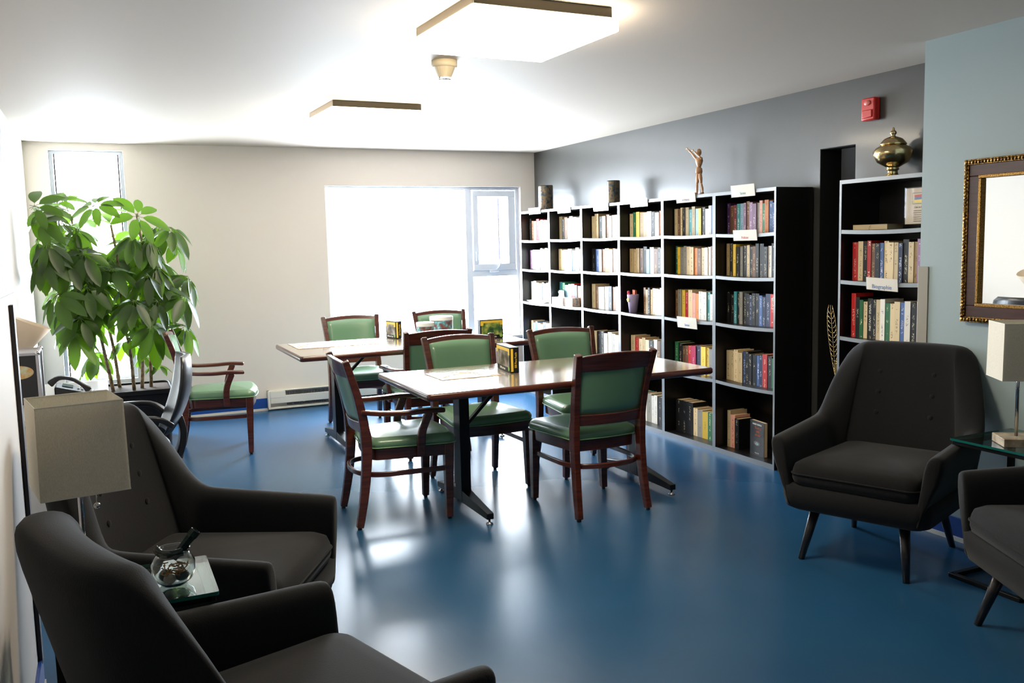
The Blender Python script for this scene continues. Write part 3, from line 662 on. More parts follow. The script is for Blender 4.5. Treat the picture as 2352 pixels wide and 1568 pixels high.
for k in range(4): b.T = Matrix.Translation((0, 0, k*.006)) @ Matrix.Rotation(.12*k, 4, 'Z'); b.box(-.03, .09, -.17, .13, 0, .004)
t = b.build('paper_stack', mat('white_paper', (232, 236, 240), .6)); t.location = (3.94, 7.98, ZS[2]+TH/2-.006+.002); tag(t, 'loose white papers on the third shelf of the bookcase nearest the window', 'papers')
# objects on top
def can(x, y, label, r_=.072, h_=.235):
    t = empty('storage_canister', (x, y, BH), 0, label, 'canister', 'dark printed canisters on the bookcases')
    MB().lathe([(0, 0), (r_, 0), (r_, h_), (0, h_)], 32).build('canister_body', picmat('iridescent_print', [(24, 30, 40), (70, 80, 84), (120, 100, 70), (50, 60, 80)], 30), t, False, .002)
    MB().lathe([(0, h_), (r_*.98, h_), (r_*.96, h_+.006), (0, h_+.006)], 32).build('lid', m_metal, t)
can(4.02, 7.93, 'dark cylindrical canister on the bookcase nearest the window')
can(4.02, 6.66, 'dark cylindrical canister on the third bookcase from the window', .056, .19)
MATS['iridescent_print'].node_tree.nodes['Principled BSDF'].inputs['Metallic'].default_value = .6
# mannequin
m_man = wood('pale_limewood', (196, 152, 112), (176, 130, 92), .5, (2, 2, 8), .1)
t = empty('artist_mannequin', (4.02, 5.46, BH), 0, 'small jointed wooden mannequin pointing left on top of the bookcases', 'mannequin')
MB().lathe([(0, 0), (.045, 0), (.047, .006), (.042, .012), (0, .012)], 24).build('stand_base', wood('dark_man_base', (120, 60, 50), (100, 46, 40)), t, True)
MB().tube([(0.01, 0, .01), (0.01, 0, .16)], .002, 8).build('stand_rod', m_chrome, t)
def limb(nm, pts, rad, par=t): return MB().tube(cr(pts, 3), [rad[min(i//3, len(rad)-1)] + (rad[min(i//3+1, len(rad)-1)]-rad[min(i//3, len(rad)-1)])*(i % 3)/3 for i in range(3*(len(pts)-1)+1)], 10).build(nm, m_man, par, True)
# local: +Y is left in the picture
limb('leg', [(0, .014, .165), (0, .016, .125), (0, .022, .09)], [.011, .014, .008]); limb('leg', [(0, .022, .09), (-.002, .022, .055), (0, .024, .022)], [.007, .010, .005]); MB().ball((-.012, .02, .018), .009, 10, 0, (1.9, .9, .7)).build('foot', m_man, t, True)
limb('leg', [(0, -.012, .165), (0, -.018, .125), (0, -.026, .09)], [.011, .014, .008]); limb('leg', [(0, -.026, .09), (0, -.036, .055), (0, -.046, .022)], [.007, .010, .005]); MB().ball((-.008, -.05, .018), .009, 10, 0, (1.6, 1.1, .7)).build('foot', m_man, t, True)
MB().lathe([(0, .155), (.022, .158), (.027, .172), (.024, .195), (.013, .207), (0, .208)], 16, 0, (0, 0, 0), .9).build('pelvis', m_man, t, True)
MB().lathe([(0, .203), (.012, .205), (.02, .225), (.027, .25), (.024, .266), (.01, .275), (0, .276)], 16, 0, (0, -.002, 0), 1.1).build('torso', m_man, t, True)
MB().lathe([(0, .272), (.007, .274), (.006, .29), (0, .29)], 10, 0, (0, -.004, 0)).build('neck', m_man, t, True)
MB().ball((0, .0, .312), .02, 14, 0, (.95, .9, 1.3)).build('head', m_man, t, True)
limb('arm', [(0, .026, .262), (-.004, .052, .288), (-.006, .078, .312)], [.008, .010, .006]); limb('arm', [(-.006, .078, .312), (-.008, .098, .328), (-.01, .118, .344)], [.006, .008, .004]); MB().ball((-.01, .132, .352), .008, 10, 0, (.6, 1.9, .8)).build('hand', m_man, t, True)
limb('arm', [(0, -.03, .262), (-.008, -.04, .265), (-.018, -.046, .268)], [.008, .009, .007]); limb('arm', [(-.018, -.046, .268), (-.026, -.01, .298), (-.03, .02, .322)], [.006, .008, .004]); MB().ball((-.03, .036, .330), .008, 10, 0, (.6, 1.7, .8)).build('hand', m_man, t, True)
# gold jar
t = empty('gilded_urn', (4.10, 3.77, BH), 0, 'gilded glass urn with lid standing on the lone bookcase', 'urn')
MB().lathe([(0, 0), (.058, 0), (.06, .008), (.05, .014), (.03, .022), (.026, .04), (.034, .048), (.034, .054), (.03, .058), (.05, .07), (.078, .085), (.084, .09), (.092, .105), (.105, .13), (.104, .152), (.09, .17), (.07, .18), (.066, .184), (0, .184)], 40).build('urn_body', m_brass, t, True)
MB().lathe([(0, .182), (.07, .184), (.072, .19), (.068, .195), (.06, .205), (.048, .218), (.03, .226), (.012, .232), (.01, .238), (.017, .246), (.018, .254), (.012, .262), (.006, .266), (.008, .272), (.004, .281), (0, .282)], 40).build('lid', m_brass, t, True)
# fire alarm
t = empty('fire_alarm', (XR, 4.02, 2.235), 0, 'red fire alarm sounder high on the charcoal wall', 'fire alarm')
m_red = mat('red_plastic', (200, 40, 34), .35)
MB().box(-.05, -.001, -.05, .05, -.065, .065).build('housing', m_red, t, False, .008)
MB().box(-.058, -.05, -.036, .036, -.05, -.005).build('grille', m_red, t, False, .004)
MB().ball((-.054, 0, .035), .02, 12, 0, (.4, 1.2, .8)).build('strobe_lens', mat('strobe_lens', (220, 120, 110), .2), t, True)
# gold feather wall decor on side of bookcase
t = empty('wire_feather', (3.93, 3.985, .60), 0, 'tall gold wire feather hanging by the side of the lone bookcase', 'wall decoration')
def feather(par, y0, z0, H, W, tilt):
    spine = [(0, y0+tilt*H*(k/10), z0+H*k/10) for k in range(11)]
    edgeL = [(0, y0+tilt*H*u+W*math.sin(PI*min(1, u*.95))**.7*(.35+.65*u), z0+H*u) for u in [k/16 for k in range(17)]]
    edgeR = [(0, y0+tilt*H*u-W*.9*math.sin(PI*min(1, u*.95))**.7*(.35+.65*u), z0+H*u) for u in [k/16 for k in range(17)]]
    MB().tube(spine, .0025, 6).build('quill', m_brass, par)
    b = MB().tube(edgeL, .002, 6).tube(edgeR, .002, 6)
    for k in range(1, 16):
        u = k/16
        for e in (edgeL, edgeR):
            p0 = Vector((0, y0+tilt*H*max(0, u-.06), z0+H*max(0, u-.06))); p1 = Vector(e[k]); mid = (p0+p1)/2; mid.z -= .008
            b.tube([p0, mid, p1], .0013, 5)
    b.build('barbs', m_brass, par, True)
feather(t, .015, .05, .445, .05, .12)
feather(t, .0, .0, .17, .022, .12)
# ---------------------------------------------------------------- mirror
t = empty('framed_mirror', (XB, 2.645, 1.4605), 0, 'wall mirror in brown and ornate gold frame on the grey-blue wall', 'mirror')
Wm, Hm = .71, .757
def ringf(name, o_, i_, x0, x1, m, par=t, bev=.003):
    b = MB(); wy, wz = Wm/2, Hm/2
    b.box(x0, x1, -wy+o_, wy-o_, wz-i_, wz-o_).box(x0, x1, -wy+o_, wy-o_, -wz+o_, -wz+i_).box(x0, x1, -wy+o_, -wy+i_, -wz+i_, wz-i_).box(x0, x1, wy-i_, wy-o_, -wz+i_, wz-i_)
    return b.build(name, m, par, False, bev)
m_gold2 = mat('ornate_gold', (168, 128, 60), .35, metal=.9, rgb2=(50, 30, 16), scale=90, bump=1, bscale=90)
ringf('gold_outer_moulding', 0, .026, -.034, -.004, m_gold2)
b = MB()
for k in range(46):
    z = -Hm/2+.013+(Hm-.026)*k/45
    for sy in (-1, 1): b.ball((-.036, sy*(Wm/2-.013), z), .009, 8, 0, (.6, 1, .9))
for k in range(42):
    y = -Wm/2+.013+(Wm-.026)*k/41
    for sz in (-1, 1): b.ball((-.036, y, sz*(Hm/2-.013)), .009, 8, 0, (.6, .9, 1))
b.build('carved_beads', m_gold2, t, True)
ringf('brown_frame', .024, .078, -.028, -.004, wood('mahogany_frame', (70, 34, 28), (52, 24, 20), .35))
ringf('gold_inner_moulding', .074, .09, -.03, -.006, mat('fine_gold', (190, 150, 80), .35, metal=.9, rgb2=(90, 60, 30), scale=200))
MB().box(-.012, -.004, -Wm/2+.085, Wm/2-.085, -Hm/2+.085, Hm/2-.085).build('mirror_glass', mat('mirror_silver', (235, 238, 238), .01, metal=1), t)
# picture on the near left wall
t = empty('framed_picture', (XN, 3.02, 1.70), 0, 'pale picture of streaky upright trees on the near left wall', 'picture')
m_birch = mat('birch_picture', (206, 208, 214), .6); N = m_birch.node_tree.nodes; L = m_birch.node_tree.links
tc = N.new('ShaderNodeTexCoord'); mp = N.new('ShaderNodeMapping'); mp.inputs['Scale'].default_value = (1, 60, 3); n = N.new('ShaderNodeTexNoise'); n.inputs['Scale'].default_value = 1
L.new(tc.outputs['Object'], mp.inputs[0]); L.new(mp.outputs[0], n.inputs['Vector']); rp = N.new('ShaderNodeValToRGB'); rp.color_ramp.elements[0].position = .4; rp.color_ramp.elements[1].position = .6
rp.color_ramp.elements[0].color = (.25, .25, .27, 1); rp.color_ramp.elements[1].color = (.75, .76, .78, 1); L.new(n.outputs['Fac'], rp.inputs[0]); L.new(rp.outputs[0], N['Principled BSDF'].inputs['Base Color'])
MB().box(.001, .018, -.38, .38, -.32, .32).build('canvas', m_birch, t)
MB().box(.001, .02, -.385, .385, -.328, -.32).box(.001, .02, -.385, .385, .32, .328).build('dark_edge', m_guardb, t)
# ---------------------------------------------------------------- lounge armchairs
def armchair():
    t = empty('lounge_armchair')
    half = [(.333, .335, .578, 0), (.333, .25, .583, 0), (.333, .1, .592, 0), (.333, -.05, .602, 0), (.333, -.12, .607, .03), (.333, -.155, .617, .15), (.331, -.172, .67, .6), (.330, -.188, .79, .85), (.328, -.205, .89, 1), (.322, -.225, .942, 1), (.305, -.25, .960, 1), (.26, -.272, .965, 1), (.14, -.284, .967, 1), (0, -.288, .967, 1)]
    path = half + [(-x, y, z, w_) for x, y, z, w_ in half[-2::-1]]
    P2 = [Vector((p[0], p[1])) for p in path]; rings = []
    K = len(path)
    for k in range(K):
        tg = (P2[min(k+1, K-1)]-P2[max(k-1, 0)]).normalized(); out = Vector((tg.y, -tg.x))
        if out.dot(P2[k]-Vector((0, .1))) < 0: out = -out
        zt = path[k][2]; wb = path[k][3]; th = lerp(.08, .13, wb)
        prof = [(-.5, .255), (-.5, .36), (-.5, .46), (-.52, zt-.10), (-.5, zt-.045), (-.38, zt-.01), (-.12, zt), (.2, zt-.002), (.42, zt-.016), (.5, zt-.055), (.48, zt-.14), (.42, .44), (.30, .33), (.05, .262), (-.2, .245)]
        r = []
        for u, z in prof:
            lean = wb*max(0, z-.40)*.215; flare = (1-wb)*((z-.42)*.16) + wb*0
            if u > 0 and z < .5: flare -= (.5-z)*.14
            q = P2[k]+out*(u*th+flare)
            r.append((q.x*(1-wb*max(0, z-.58)*.55), q.y-lean, z))
        rings.append(r)
    def cap(r, dy, s_):
        c = [sum(v[i] for v in r)/len(r) for i in range(3)]
        return [(c[0]+(v[0]-c[0])*s_, v[1]+dy, c[2]+(v[2]-c[2])*(1-(1-s_)*.3)) for v in r]
    rings = [cap(rings[0], .024, .55), cap(rings[0], .018, .88)]+rings+[cap(rings[-1], .018, .88), cap(rings[-1], .024, .55)]
    MB().loft(rings).build('arms_and_back', m_fab, t, True, 0, 1)
    MB().loft([rrect(0, .005, .30, .32, .06, .235), rrect(0, .01, .325, .34, .06, .25), rrect(0, .012, .335, .35, .06, .30), rrect(0, .012, .335, .35, .05, .35), rrect(0, .01, .31, .33, .05, .362)]).build('seat_frame', m_fab, t, True)
    rg = []
    for ins, z in [(.02, .352), (.004, .362), (-.002, .385), (-.002, .405), (.001, .425), (.008, .447), (.03, .462), (.08, .475), (.18, .484), (.27, .486)]:
        rg.append([(x*(1-.0)*1, y, z+(.006 if y > 0 else 0)) for x, y, z in rrect(0, .035, .287-ins, .325-ins, max(.05-ins*.1, .02) if ins < .2 else .01, z)])
    cu = MB().loft(rg).build('seat_cushion', m_fab, t, True)
    MB().tube(rrect(0, .035, .291, .329, .05, .412), .0035, 6, 0, True).build('piping', m_fab, cu, True)
    for sx in (-1, 1):
        for z in (.62, .72, .82):
            y = -.288+.065-(z-.4)*.215+.006
            MB().ball((sx*.13, y, z), .0125, 14, 0, (1, .45, 1)).build('button', m_fab, t, True)
    for sx in (-1, 1):
        for f in (1, -1):
            foot = (sx*.24, .325 if f > 0 else -.285); top = (sx*.20, .25 if f > 0 else -.20)
            MB().tube([(foot[0], foot[1], 0), (top[0], top[1], .25)], [.014, .025], 16).build('leg', m_leg, t, True)
    return t
def place(o, cx, cy, fx, fy, lb):
    o.location = (cx, cy, 0); o.rotation_euler = (0, 0, math.atan2(fy, fx)-PI/2); tag(o, lb, 'armchair', 'charcoal buttoned lounge armchairs')
ac = armchair()
place(ac, 3.30, 3.065, -.925, -.38, 'charcoal buttoned armchair beside the lone bookcase, all four legs visible')
place(copy_tree(ac), .272, 3.15, .872, -.49, 'charcoal buttoned armchair behind the glass table at left')
place(copy_tree(ac), .29, 2.0, .957, .29, 'charcoal armchair closest to the camera at bottom left, back partly cropped')
place(copy_tree(ac), 3.17, 1.93, -.894, .447, 'charcoal armchair cut off by the right edge of the picture')
# ---------------------------------------------------------------- glass side tables
def side_table(x0, x1, y0, y1, h, legx, label):
    cx, cy = (x0+x1)/2, (y0+y1)/2; hx, hy = (x1-x0)/2, (y1-y0)/2
    t = empty('glass_side_table', (cx, cy, 0), 0, label, 'side table', 'glass topped side tables')
    g = MB(); g.loft([rrect(0, 0, hx, hy, .008, h-.01), rrect(0, 0, hx, hy, .008, h)])
    g.m = [1]*(len(g.f)-2)+[0, 0]; g.build('glass_top', [m_gtop, m_gedge], t)
    b = MB(); s_ = .012; a = hx-.02; c = hy-.02
    for z, nm in ((h-.0285, 'top_frame'), (0, 'base_ring')):
        b = MB(); b.box(-a, a, -c-s_, -c+s_, z, z+.018).box(-a, a, c-s_, c+s_, z, z+.018).box(-a-s_, -a+s_, -c-s_, c+s_, z, z+.018).box(a-s_, a+s_, -c-s_, c+s_, z, z+.018)
        b.build(nm, m_metal, t, False, .002)
    for y in ((-c) , c):
        MB().box(legx*a-s_, legx*a+s_, y-s_, y+s_, .018, h-.0285).build('leg', m_metal, t, False, .002)
    for x in (-a, a):
        for y in (-c, c): MB().lathe([(0, h-.013), (.012, h-.013), (.012, h-.0105), (0, h-.0105)], 14, 0, (x, y, 0)).build('glass_pad', m_chrome, t)
    return t
side_table(-.165, .232, 2.378, 2.69, .62, -1, 'glass side table with bowl and lamp between the two left armchairs')
side_table(3.305, 3.70, 2.345, 2.70, .62, 1, 'glass side table with lamp between the two right armchairs')
# table lamps
def table_lamp(loc, rz, lb, sz=.2, z0=.28, z1=.51):
    t = empty('table_lamp', loc, rz, lb, 'table lamp', 'table lamps with square linen shades')
    m_st = mat('travertine', (190, 176, 150), .4, rgb2=(140, 122, 100), scale=22)
    MB().box(-.07, .07, -.07, .07, 0, .035).build('stone_base', m_st, t, False, .003)
    MB().tube([(0, 0, .035), (0, 0, z1-.06)], .007, 12).build('pole', m_chrome, t, True)
    h = sz/2; s_ = MB(); k = .97
    def sq(a, z): return [(-a, -a, z), (a, -a, z), (a, a, z), (-a, a, z)]
    s_.loft([sq(h, z0), sq(h*k, z1), sq(h*k-.003, z1), sq(h-.003, z0)], 0, False, True)
    sh = s_.build('lamp_shade', m_shade, t)
    for aa, zz in ((h*k-.001, z1), (h-.001, z0)): MB().tube([Vector(v) for v in sq(aa, zz)], .0022, 6, 0, True).build('shade_trim', mat('pale_trim', (222, 218, 204), .7), sh)
    MB().tube([(-h*k, 0, z1-.03), (h*k, 0, z1-.03)], .002, 6).tube([(0, -h*k, z1-.03), (0, h*k, z1-.03)], .002, 6).build('spider_fitting', m_chrome, t)
    MB().lathe([(0, .36), (.018, .34), (.02, .38), (.03, .43), (.03, .46), (.018, .485), (0, .49)], 16).build('bulb', mat('bulb_glass', (235, 232, 225), .3), t, True)
    b = MB().tube([(.035, -.02, .40), (.035, -.02, .235)], .0012, 6).ball((.035, -.02, .228), .0085, 12)
    b.build('pull_chain', m_chrome, t, True)
table_lamp((-.08, 2.545, .6205), R(10), 'table lamp with square linen shade at far left beside the wall', .208)
table_lamp((3.43, 2.48, .6205), R(-34), 'table lamp with square linen shade and stone base at the right edge', .186)
# fish bowl vase with dark stem piece
t = empty('glass_bowl', (.13, 2.49, .6205), 0, 'small round glass bowl holding moss, a stone and a dark twist of glass', 'bowl')
pr = [(0, .002), (.032, .002), (.048, .016), (.057, .04), (.056, .062), (.044, .082), (.038, .088), (.043, .096), (.046, .098)]
inn = [(r_-.003, z) for r_, z in pr[::-1][:-2]]+[(.03, .006), (0, .006)]
m_rg = mat('thick_glass', (245, 250, 250), .0, trans=1); m_rg.node_tree.nodes['Principled BSDF'].inputs['IOR'].default_value = 1.45
MB().lathe(pr+inn, 40).build('bowl', m_rg, t, True)
random.seed(4); b = MB()
for k in range(60):
    p = Vector((random.uniform(-.028, .034), random.uniform(-.03, .03), random.uniform(.028, .05))); b.tube([p, p+Vector((random.uniform(-.016, .016), random.uniform(-.016, .016), random.uniform(-.006, .012)))], .0018, 5)
b.build('dried_moss', mat('golden_moss', (140, 100, 50), .8), t)
s_ = MB().ball((-.012, -.022, .022), .015, 7, 0, (1.1, .8, 1)).build('pale_stone', mat('pale_stone', (170, 160, 150), .5), t)
MB().ball((.02, -.012, .024), .018, 8, 0, (1.1, .9, .8)).ball((-.02, .015, .02), .018, 8).build('dark_stones', mat('dark_stone', (30, 40, 46), .3), t, True)
m_dg = mat('dark_green_glass', (10, 40, 38), .15, spec=.8)
MB().lathe([(.010, 0), (.0105, .03), (.0125, .07), (.0145, .074), (.0145, .09), (.0125, .092), (.011, .088), (.008, .01)], 9).build('dark_tube', m_dg, t, False).matrix_local = Matrix.Translation((.002, -.004, .07)) @ Matrix.Rotation(R(42), 4, 'Y')
MB().bar(cr([(-.043, -.01, .108), (-.03, -.02, .094), (-.005, -.03, .09), (.025, -.025, .092)], 4), .003, .022).build('curled_leaf', m_dg, t, True)
# ---------------------------------------------------------------- desk corner
t = empty('desk', (XL+.005, 4.6, 0), 0, 'pale desk along the left wall carrying the telephone and black box', 'desk')
m_desk = mat('pale_grey_laminate', (196, 200, 204), .3)
MB().box(0, .505, 0, 1.25, .722, .752).build('desktop', m_desk, t, False, .004)
for y in (.01, 1.20): MB().box(.02, .49, y, y+.03, 0, .722).build('side_panel', m_desk, t, False, .002)
MB().box(.01, .03, .04, 1.2, .3, .722).build('modesty_panel', m_desk, t)
d_ = MB().box(.08, .49, .93, 1.2, .50, .72).build('drawer', m_desk, t, False, .003)
MB().box(.49, .50, 1.0, 1.12, .60, .612).build('handle', m_chrome, d_)
t = empty('equipment_case', (-.395, 5.22, .7525), R(0), 'black equipment case with aluminium edges and a worn oval sticker', 'case')
MB().box(-.085, .09, -.14, .14, .0, .255).build('case_body', m_plastic, t, False, .004)
m_al = mat('brushed_aluminium', (176, 176, 182), .35, metal=.8)
b = MB()
for sx in (-.085, .09):
    for sy in (-.14, .14): b.box(sx-.008, sx+.008, sy-.008, sy+.008, 0, .258)
    b.box(sx-.008, sx+.008, -.14, .14, .248, .262)
for sy in (-.14, .14): b.box(-.085, .09, sy-.008, sy+.008, .248, .262)
b.box(-.085, .09, -.14, .14, .255, .2605)
b.build('aluminium_edges', m_al, t, False, .002)
b = MB()
for sx in (-.085, .09):
    for sy in (-.14, .14): b.ball((sx, sy, .258), .014, 10)
b.build('corner_caps', m_chrome, t, True)
MB().ball((0, 0, 0), 1, 24, 0, (.07, .0012, .034)).build('oval_sticker', picmat('sticker_print', [(214, 200, 160), (190, 200, 170), (200, 150, 80), (205, 205, 215)], 18), t, True).location = (.0, -.1405, .165)
# reading lamp head behind case
t = empty('desk_lamp', (-.40, 5.60, .7525), 0, 'desk lamp with tilted beige cone shade behind the black case', 'lamp')
MB().lathe([(0, 0), (.07, 0), (.07, .015), (.02, .022), (0, .022)], 24).build('lamp_base', m_cream, t, True)
MB().tube(cr([(0, 0, .02), (-.01, .01, .15), (-.005, .01, .29)], 4), .007, 10).build('lamp_arm', m_cream, t, True)
sh = MB().loft([[(r_*math.cos(a*PI/12), r_*math.sin(a*PI/12), z) for a in range(24)] for r_, z in [(.018, -.115), (.04, -.11), (.098, .045), (.095, .045), (.036, -.108), (.014, -.11)]], 0, False).build('lamp_shade', mat('beige_card_shade', (206, 190, 168), .7), t, True)
sh.matrix_local = Matrix.Translation((.035, .0, .335)) @ Matrix.Rotation(R(24), 4, 'Y')
# telephone
t = empty('telephone', (-.158, 5.22, .7525), R(0), 'black desk telephone with corded handset on the pale desk', 'telephone')
MB().hexa([(-.085, -.1, 0), (.10, -.1, 0), (.10, .1, 0), (-.085, .1, 0)], [(-.085, -.1, .075), (.10, -.1, .022), (.10, .1, .022), (-.085, .1, .075)]).build('phone_body', m_plastic, t, False, .012, 0, 3)
MB().bar(cr([(-.105, -.085, .088), (-.06, -.085, .118), (.0, -.085, .108), (.05, -.085, .072), (.078, -.085, .042)], 4), .045, [.034, .034, .03, .026, .022, .02, .018, .018, .018, .018, .018, .018, .02, .024, .03, .034, .034], (0, 0, 1)).build('handset', m_plastic, t, True, .008, 0, 3)
kp = MB()
for i in range(4):
    for j in range(3): x = .02+.018*i; z = .075-(x+.085)/.185*.053; kp.box(x, x+.011, -.03+.03*j, -.012+.03*j, z, z+.006)
kp.build('keypad', m_desk, t, False, .001)
MB().hexa([(-.05, -.03, .066), (.0, -.03, .052), (.0, .07, .052), (-.05, .07, .066)], [(-.05, -.03, .07), (.0, -.03, .056), (.0, .07, .056), (-.05, .07, .07)]).build('display', mat('grey_display', (120, 135, 145), .1), t)
# office chair
t = empty('office_chair', (.238, 5.2, 0), R(90), 'black office chair with padded curved back facing the desk', 'office chair')
m_of = mat('black_leatherette', (34, 36, 42), .35, bump=.05)
rg = []
for k in range(13):
    u = k/12; z = lerp(.53, .945, u); y = -.06-.115*u-.03*math.sin(PI*u); hw = .20+.035*math.sin(PI*min(1, u*1.05)) if k not in (0, 12) else .16; th = .055*(math.sin(PI*(.1+.8*u))**.5)
    rg.append([(hw*math.cos(a*PI/10)*(1), y+th*.6*math.sin(a*PI/10)+.045*abs(math.cos(a*PI/10))**2, z) for a in range(20)])
MB().loft(rg).build('backrest', m_of, t, True)
MB().loft([[(x, y, z) for x, y, z in rrect(0, .16, .23-i_, .22-i_, .1-i_*.5, z)] for i_, z in [(.04, .405), (0, .42), (-.005, .45), (.01, .47), (.05, .485), (.12, .488)]]).build('seat', m_of, t, True)
for sx in (-1, 1):
    a = MB().bar(cr([(sx*.24, -.06, .595), (sx*.27, .02, .645), (sx*.275, .2, .65), (sx*.265, .26, .64)], 4), .045, .028).build('armrest', m_plastic, t, True, .008, 0, 3)
    MB().tube(cr([(sx*.27, .1, .645), (sx*.29, .1, .55), (sx*.26, .1, .42), (sx*.12, .12, .40)], 4), .014, 10).build('arm_bracket', m_plastic, a, True)
MB().bar(cr([(0, -.11, .62), (0, -.13, .52), (0, -.10, .40), (0, -.02, .365), (0, .1, .385)], 5), .14, .035, (0, 1, 0)).build('back_bracket', m_plastic, t, True, .01, 0, 3)
MB().tube([(0, .13, .08), (0, .13, .41)], .025, 16).build('gas_column', m_metal, t, True)
b = MB()
for k in range(5):
    a = k*2*PI/5+.3; b.bar([(0, .13, .095), (.26*math.cos(a), .13+.26*math.sin(a), .07)], .04, .025)
bs = b.build('star_base', m_plastic, t, False, .006)
for k in range(5):
    a = k*2*PI/5+.3; MB().tube([(.26*math.cos(a)-.012, .13+.26*math.sin(a), .027), (.26*math.cos(a)+.012, .13+.26*math.sin(a), .027)], .026, 14).build('caster', m_plastic, bs, True)
# ---------------------------------------------------------------- plant
t = empty('planter_box', (.19, 7.72, 0), 0, 'large black planter holding the tall umbrella plant', 'planter')
pr = []
MB().loft([rrect(0, 0, .26, .22, .05, 0), rrect(0, 0, .28, .25, .05, .40), rrect(0, 0, .295, .265, .055, .402), rrect(0, 0, .295, .265, .055, .44), rrect(0, 0, .28, .25, .05, .44), rrect(0, 0, .275, .245, .05, .40)]).build('pot', mat('black_pot_plastic', (18, 16, 18), .65, spec=.3), t, False, .004)
tag(MB().loft([rrect(0, 0, .274, .244, .05, .405), rrect(0, 0, .272, .242, .05, .425)]).build('soil', mat('soil', (70, 50, 36), .95, bump=1, bscale=80), t))
pl = empty('umbrella_plant', (.19, 7.72, .425), 0, 'tall umbrella plant with drooping glossy leaves before the narrow window', 'plant')
m_leaf = mat('glossy_leaf', (21, 42, 17), .42, rgb2=(44, 66, 24), scale=3)
N = m_leaf.node_tree.nodes; L = m_leaf.node_tree.links; pb = N['Principled BSDF']; out = N['Material Output']
tl = N.new('ShaderNodeBsdfTranslucent'); tl.inputs[0].default_value = (*lin((160, 225, 40)), 1); mxs = N.new('ShaderNodeMixShader'); mxs.inputs[0].default_value = .16
L.new(pb.outputs[0], mxs.inputs[1]); L.new(tl.outputs[0], mxs.inputs[2]); L.new(mxs.outputs[0], out.inputs[0])
m_bark = mat('pale_bark', (170, 146, 112), .8, rgb2=(90, 70, 50), scale=30, bump=.6)
m_stem = mat('green_stem', (96, 120, 60), .5)
random.seed(7)
def leaf(b, base, d, nrm, ln, wd):
    d = d.normalized(); side = d.cross(nrm).normalized(); n = side.cross(d).normalized(); K = 7; vs = []; fs = []
    curl = random.uniform(.10, .30)
    for k in range(K+1):
        u = k/K; w_ = wd*(math.sin(PI*(u**.95))**.62 if 0 < u < 1 else .02)
        c = base+d*(ln*u)+Vector((0, 0, -1))*(curl*ln*u*u)
        vs += [c-side*w_/2+n*w_*.14, c, c+side*w_/2+n*w_*.14]
    for k in range(K):
        a = 3*k; fs += [(a, a+1, a+4, a+3), (a+1, a+2, a+5, a+4)]
    b.add(vs, fs)
org = Vector((.19, 7.72, .425))
trunks = [[(.05, 7.66, .42), (.0, 7.64, .772), (-.03, 7.6, .976), (-.08, 7.52, 1.31), (-.13, 7.45, 1.62)],
          [(.20, 7.62, .42), (.187, 7.6, .76), (.16, 7.6, .965), (.144, 7.62, 1.44), (.115, 7.65, 1.72)],
          [(.26, 7.70, .42), (.292, 7.66, .82), (.325, 7.62, 1.09), (.337, 7.6, 1.43), (.30, 7.55, 1.80)],
          [(.33, 7.74, .42), (.347, 7.72, .886), (.36, 7.72, 1.296), (.47, 7.7, 1.56)],
          [(.10, 7.86, .42), (.05, 7.95, .9), (-.10, 8.0, 1.4), (-.17, 8.0, 1.82)]]
TP = []
for tr in trunks:
    c = cr(tr, 5); n = len(c); TP.append(c)
    MB().tube([v-org for v in c], [lerp(.014, .008, i/n) for i in range(n)], 8).build('trunk', m_bark, pl, True)
poly = [(-.37, 1.93), (-.26, 1.97), (-.04, 1.87), (.20, 1.83), (.50, 1.76), (.66, 1.52), (.67, 1.22), (.60, .98), (.40, .93), (.08, 1.05), (-.18, .95), (-.30, .98), (-.34, 1.2), (-.40, 1.5)]
def inside(x, z):
    c = False; j = len(poly)-1
    for i in range(len(poly)):
        if (poly[i][1] > z) != (poly[j][1] > z) and x < (poly[j][0]-poly[i][0])*(z-poly[i][1])/(poly[j][1]-poly[i][1])+poly[i][0]: c = not c
        j = i
    return c
cl = []
tries = 0
while len(cl) < 92 and tries < 20000:
    tries += 1; x, z = random.uniform(-.42, .68), random.uniform(.85, 2.0); y = random.uniform(7.2, 8.2)
    if x < -.28: y = random.uniform(7.0, 7.5)
    if not inside(x, z): continue
    if any((Vector((x, y, z))-q).length < .112 for q in cl): continue
    cl.append(Vector((x, y, z)))
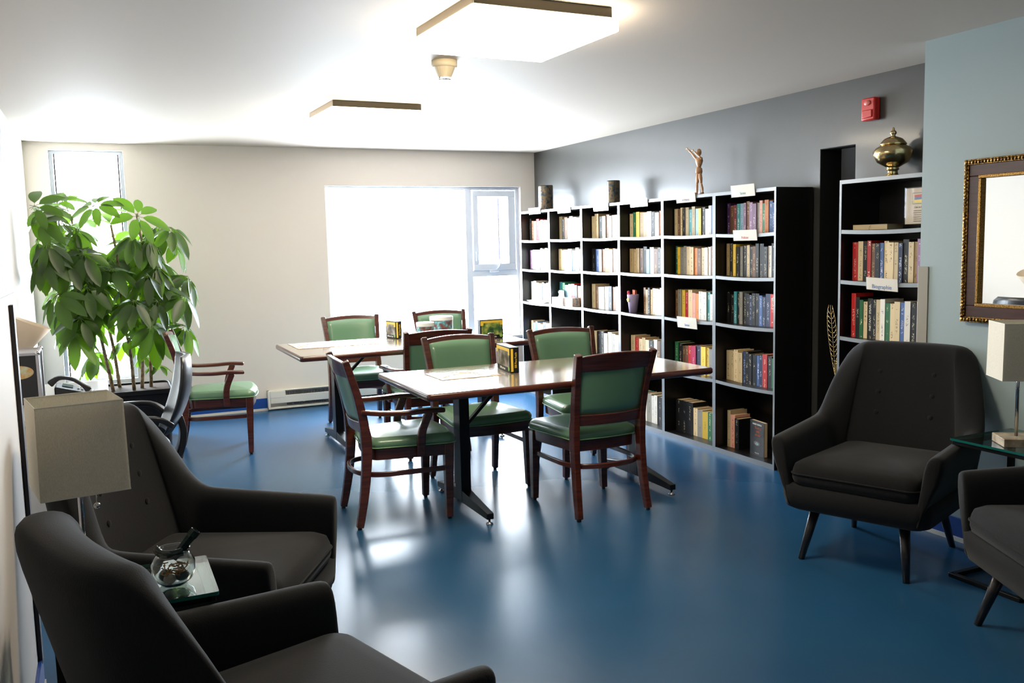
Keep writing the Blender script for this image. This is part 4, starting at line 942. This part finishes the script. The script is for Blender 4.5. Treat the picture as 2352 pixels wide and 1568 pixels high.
cl += [Vector(v) for v in [(-.30, 7.9, 1.96), (-.36, 7.25, 1.55), (.60, 7.5, .92), (.36, 7.45, .86), (-.05, 7.95, .72), (.16, 8.0, .80), (-.18, 7.3, .93), (.30, 7.9, .68), (.40, 7.8, .60), (-.10, 8.1, .66)]]
FB = [MB() for _ in TP]; SB = [MB() for _ in TP]
for q, c in enumerate(cl):
    ti = min(range(len(TP)), key=lambda i: min((v-c).length for v in TP[i] if v.z > .6)); tv = min([v for v in TP[ti] if v.z > .6], key=lambda v: (v-c-Vector((0, 0, -.12))).length)
    small = c.z < .75 and c.x > .2
    mid = (tv+c)/2+Vector((0, 0, .05)); SB[ti].tube([v-org for v in cr([tv, mid, c], 4)], .0028, 5)
    n = random.choice([6, 7, 7, 8]); ph = random.uniform(0, 6)
    outd = (c-Vector((.15, 7.75, c.z)));
    ax = Vector((outd.x*.8+random.uniform(-.3, .3), outd.y*.8+random.uniform(-.35, .15)-.15, random.uniform(.6, 1.1))).normalized()
    droop = random.uniform(.35, 1.1)
    if c.z > 1.75: droop = random.uniform(.0, .4)
    a1 = ax.orthogonal().normalized(); a2 = ax.cross(a1)
    for k in range(n):
        a = ph+2*PI*k/n+random.uniform(-.15, .15); rad = a1*math.cos(a)+a2*math.sin(a)
        d = (rad-ax*droop*random.uniform(.7, 1.2)); d.z -= droop*.3; d.normalize()
        pet = c+d*.035; SB[ti].tube([c-org, pet-org], .0016, 4)
        ln = random.uniform(.15, .21)*(.55 if small else 1)
        if pet.x+d.x*ln-.04 < XL+.02: continue
        leaf(FB[ti], pet-org, d, ax+rad*.3, ln, ln*random.uniform(.42, .5))
for f, s_ in zip(FB, SB):
    if f.v:
        me = bpy.data.meshes.new('foliage'); me.from_pydata(f.v, [], f.f); me.materials.append(m_leaf); me.shade_smooth(); o = bpy.data.objects.new('foliage', me); C.objects.link(o); o.parent = pl
    if s_.v: s_.build('leaf_stalks', m_stem, pl, True)
# remember: copies keep shared mesh data
bpy.context.view_layer.update()
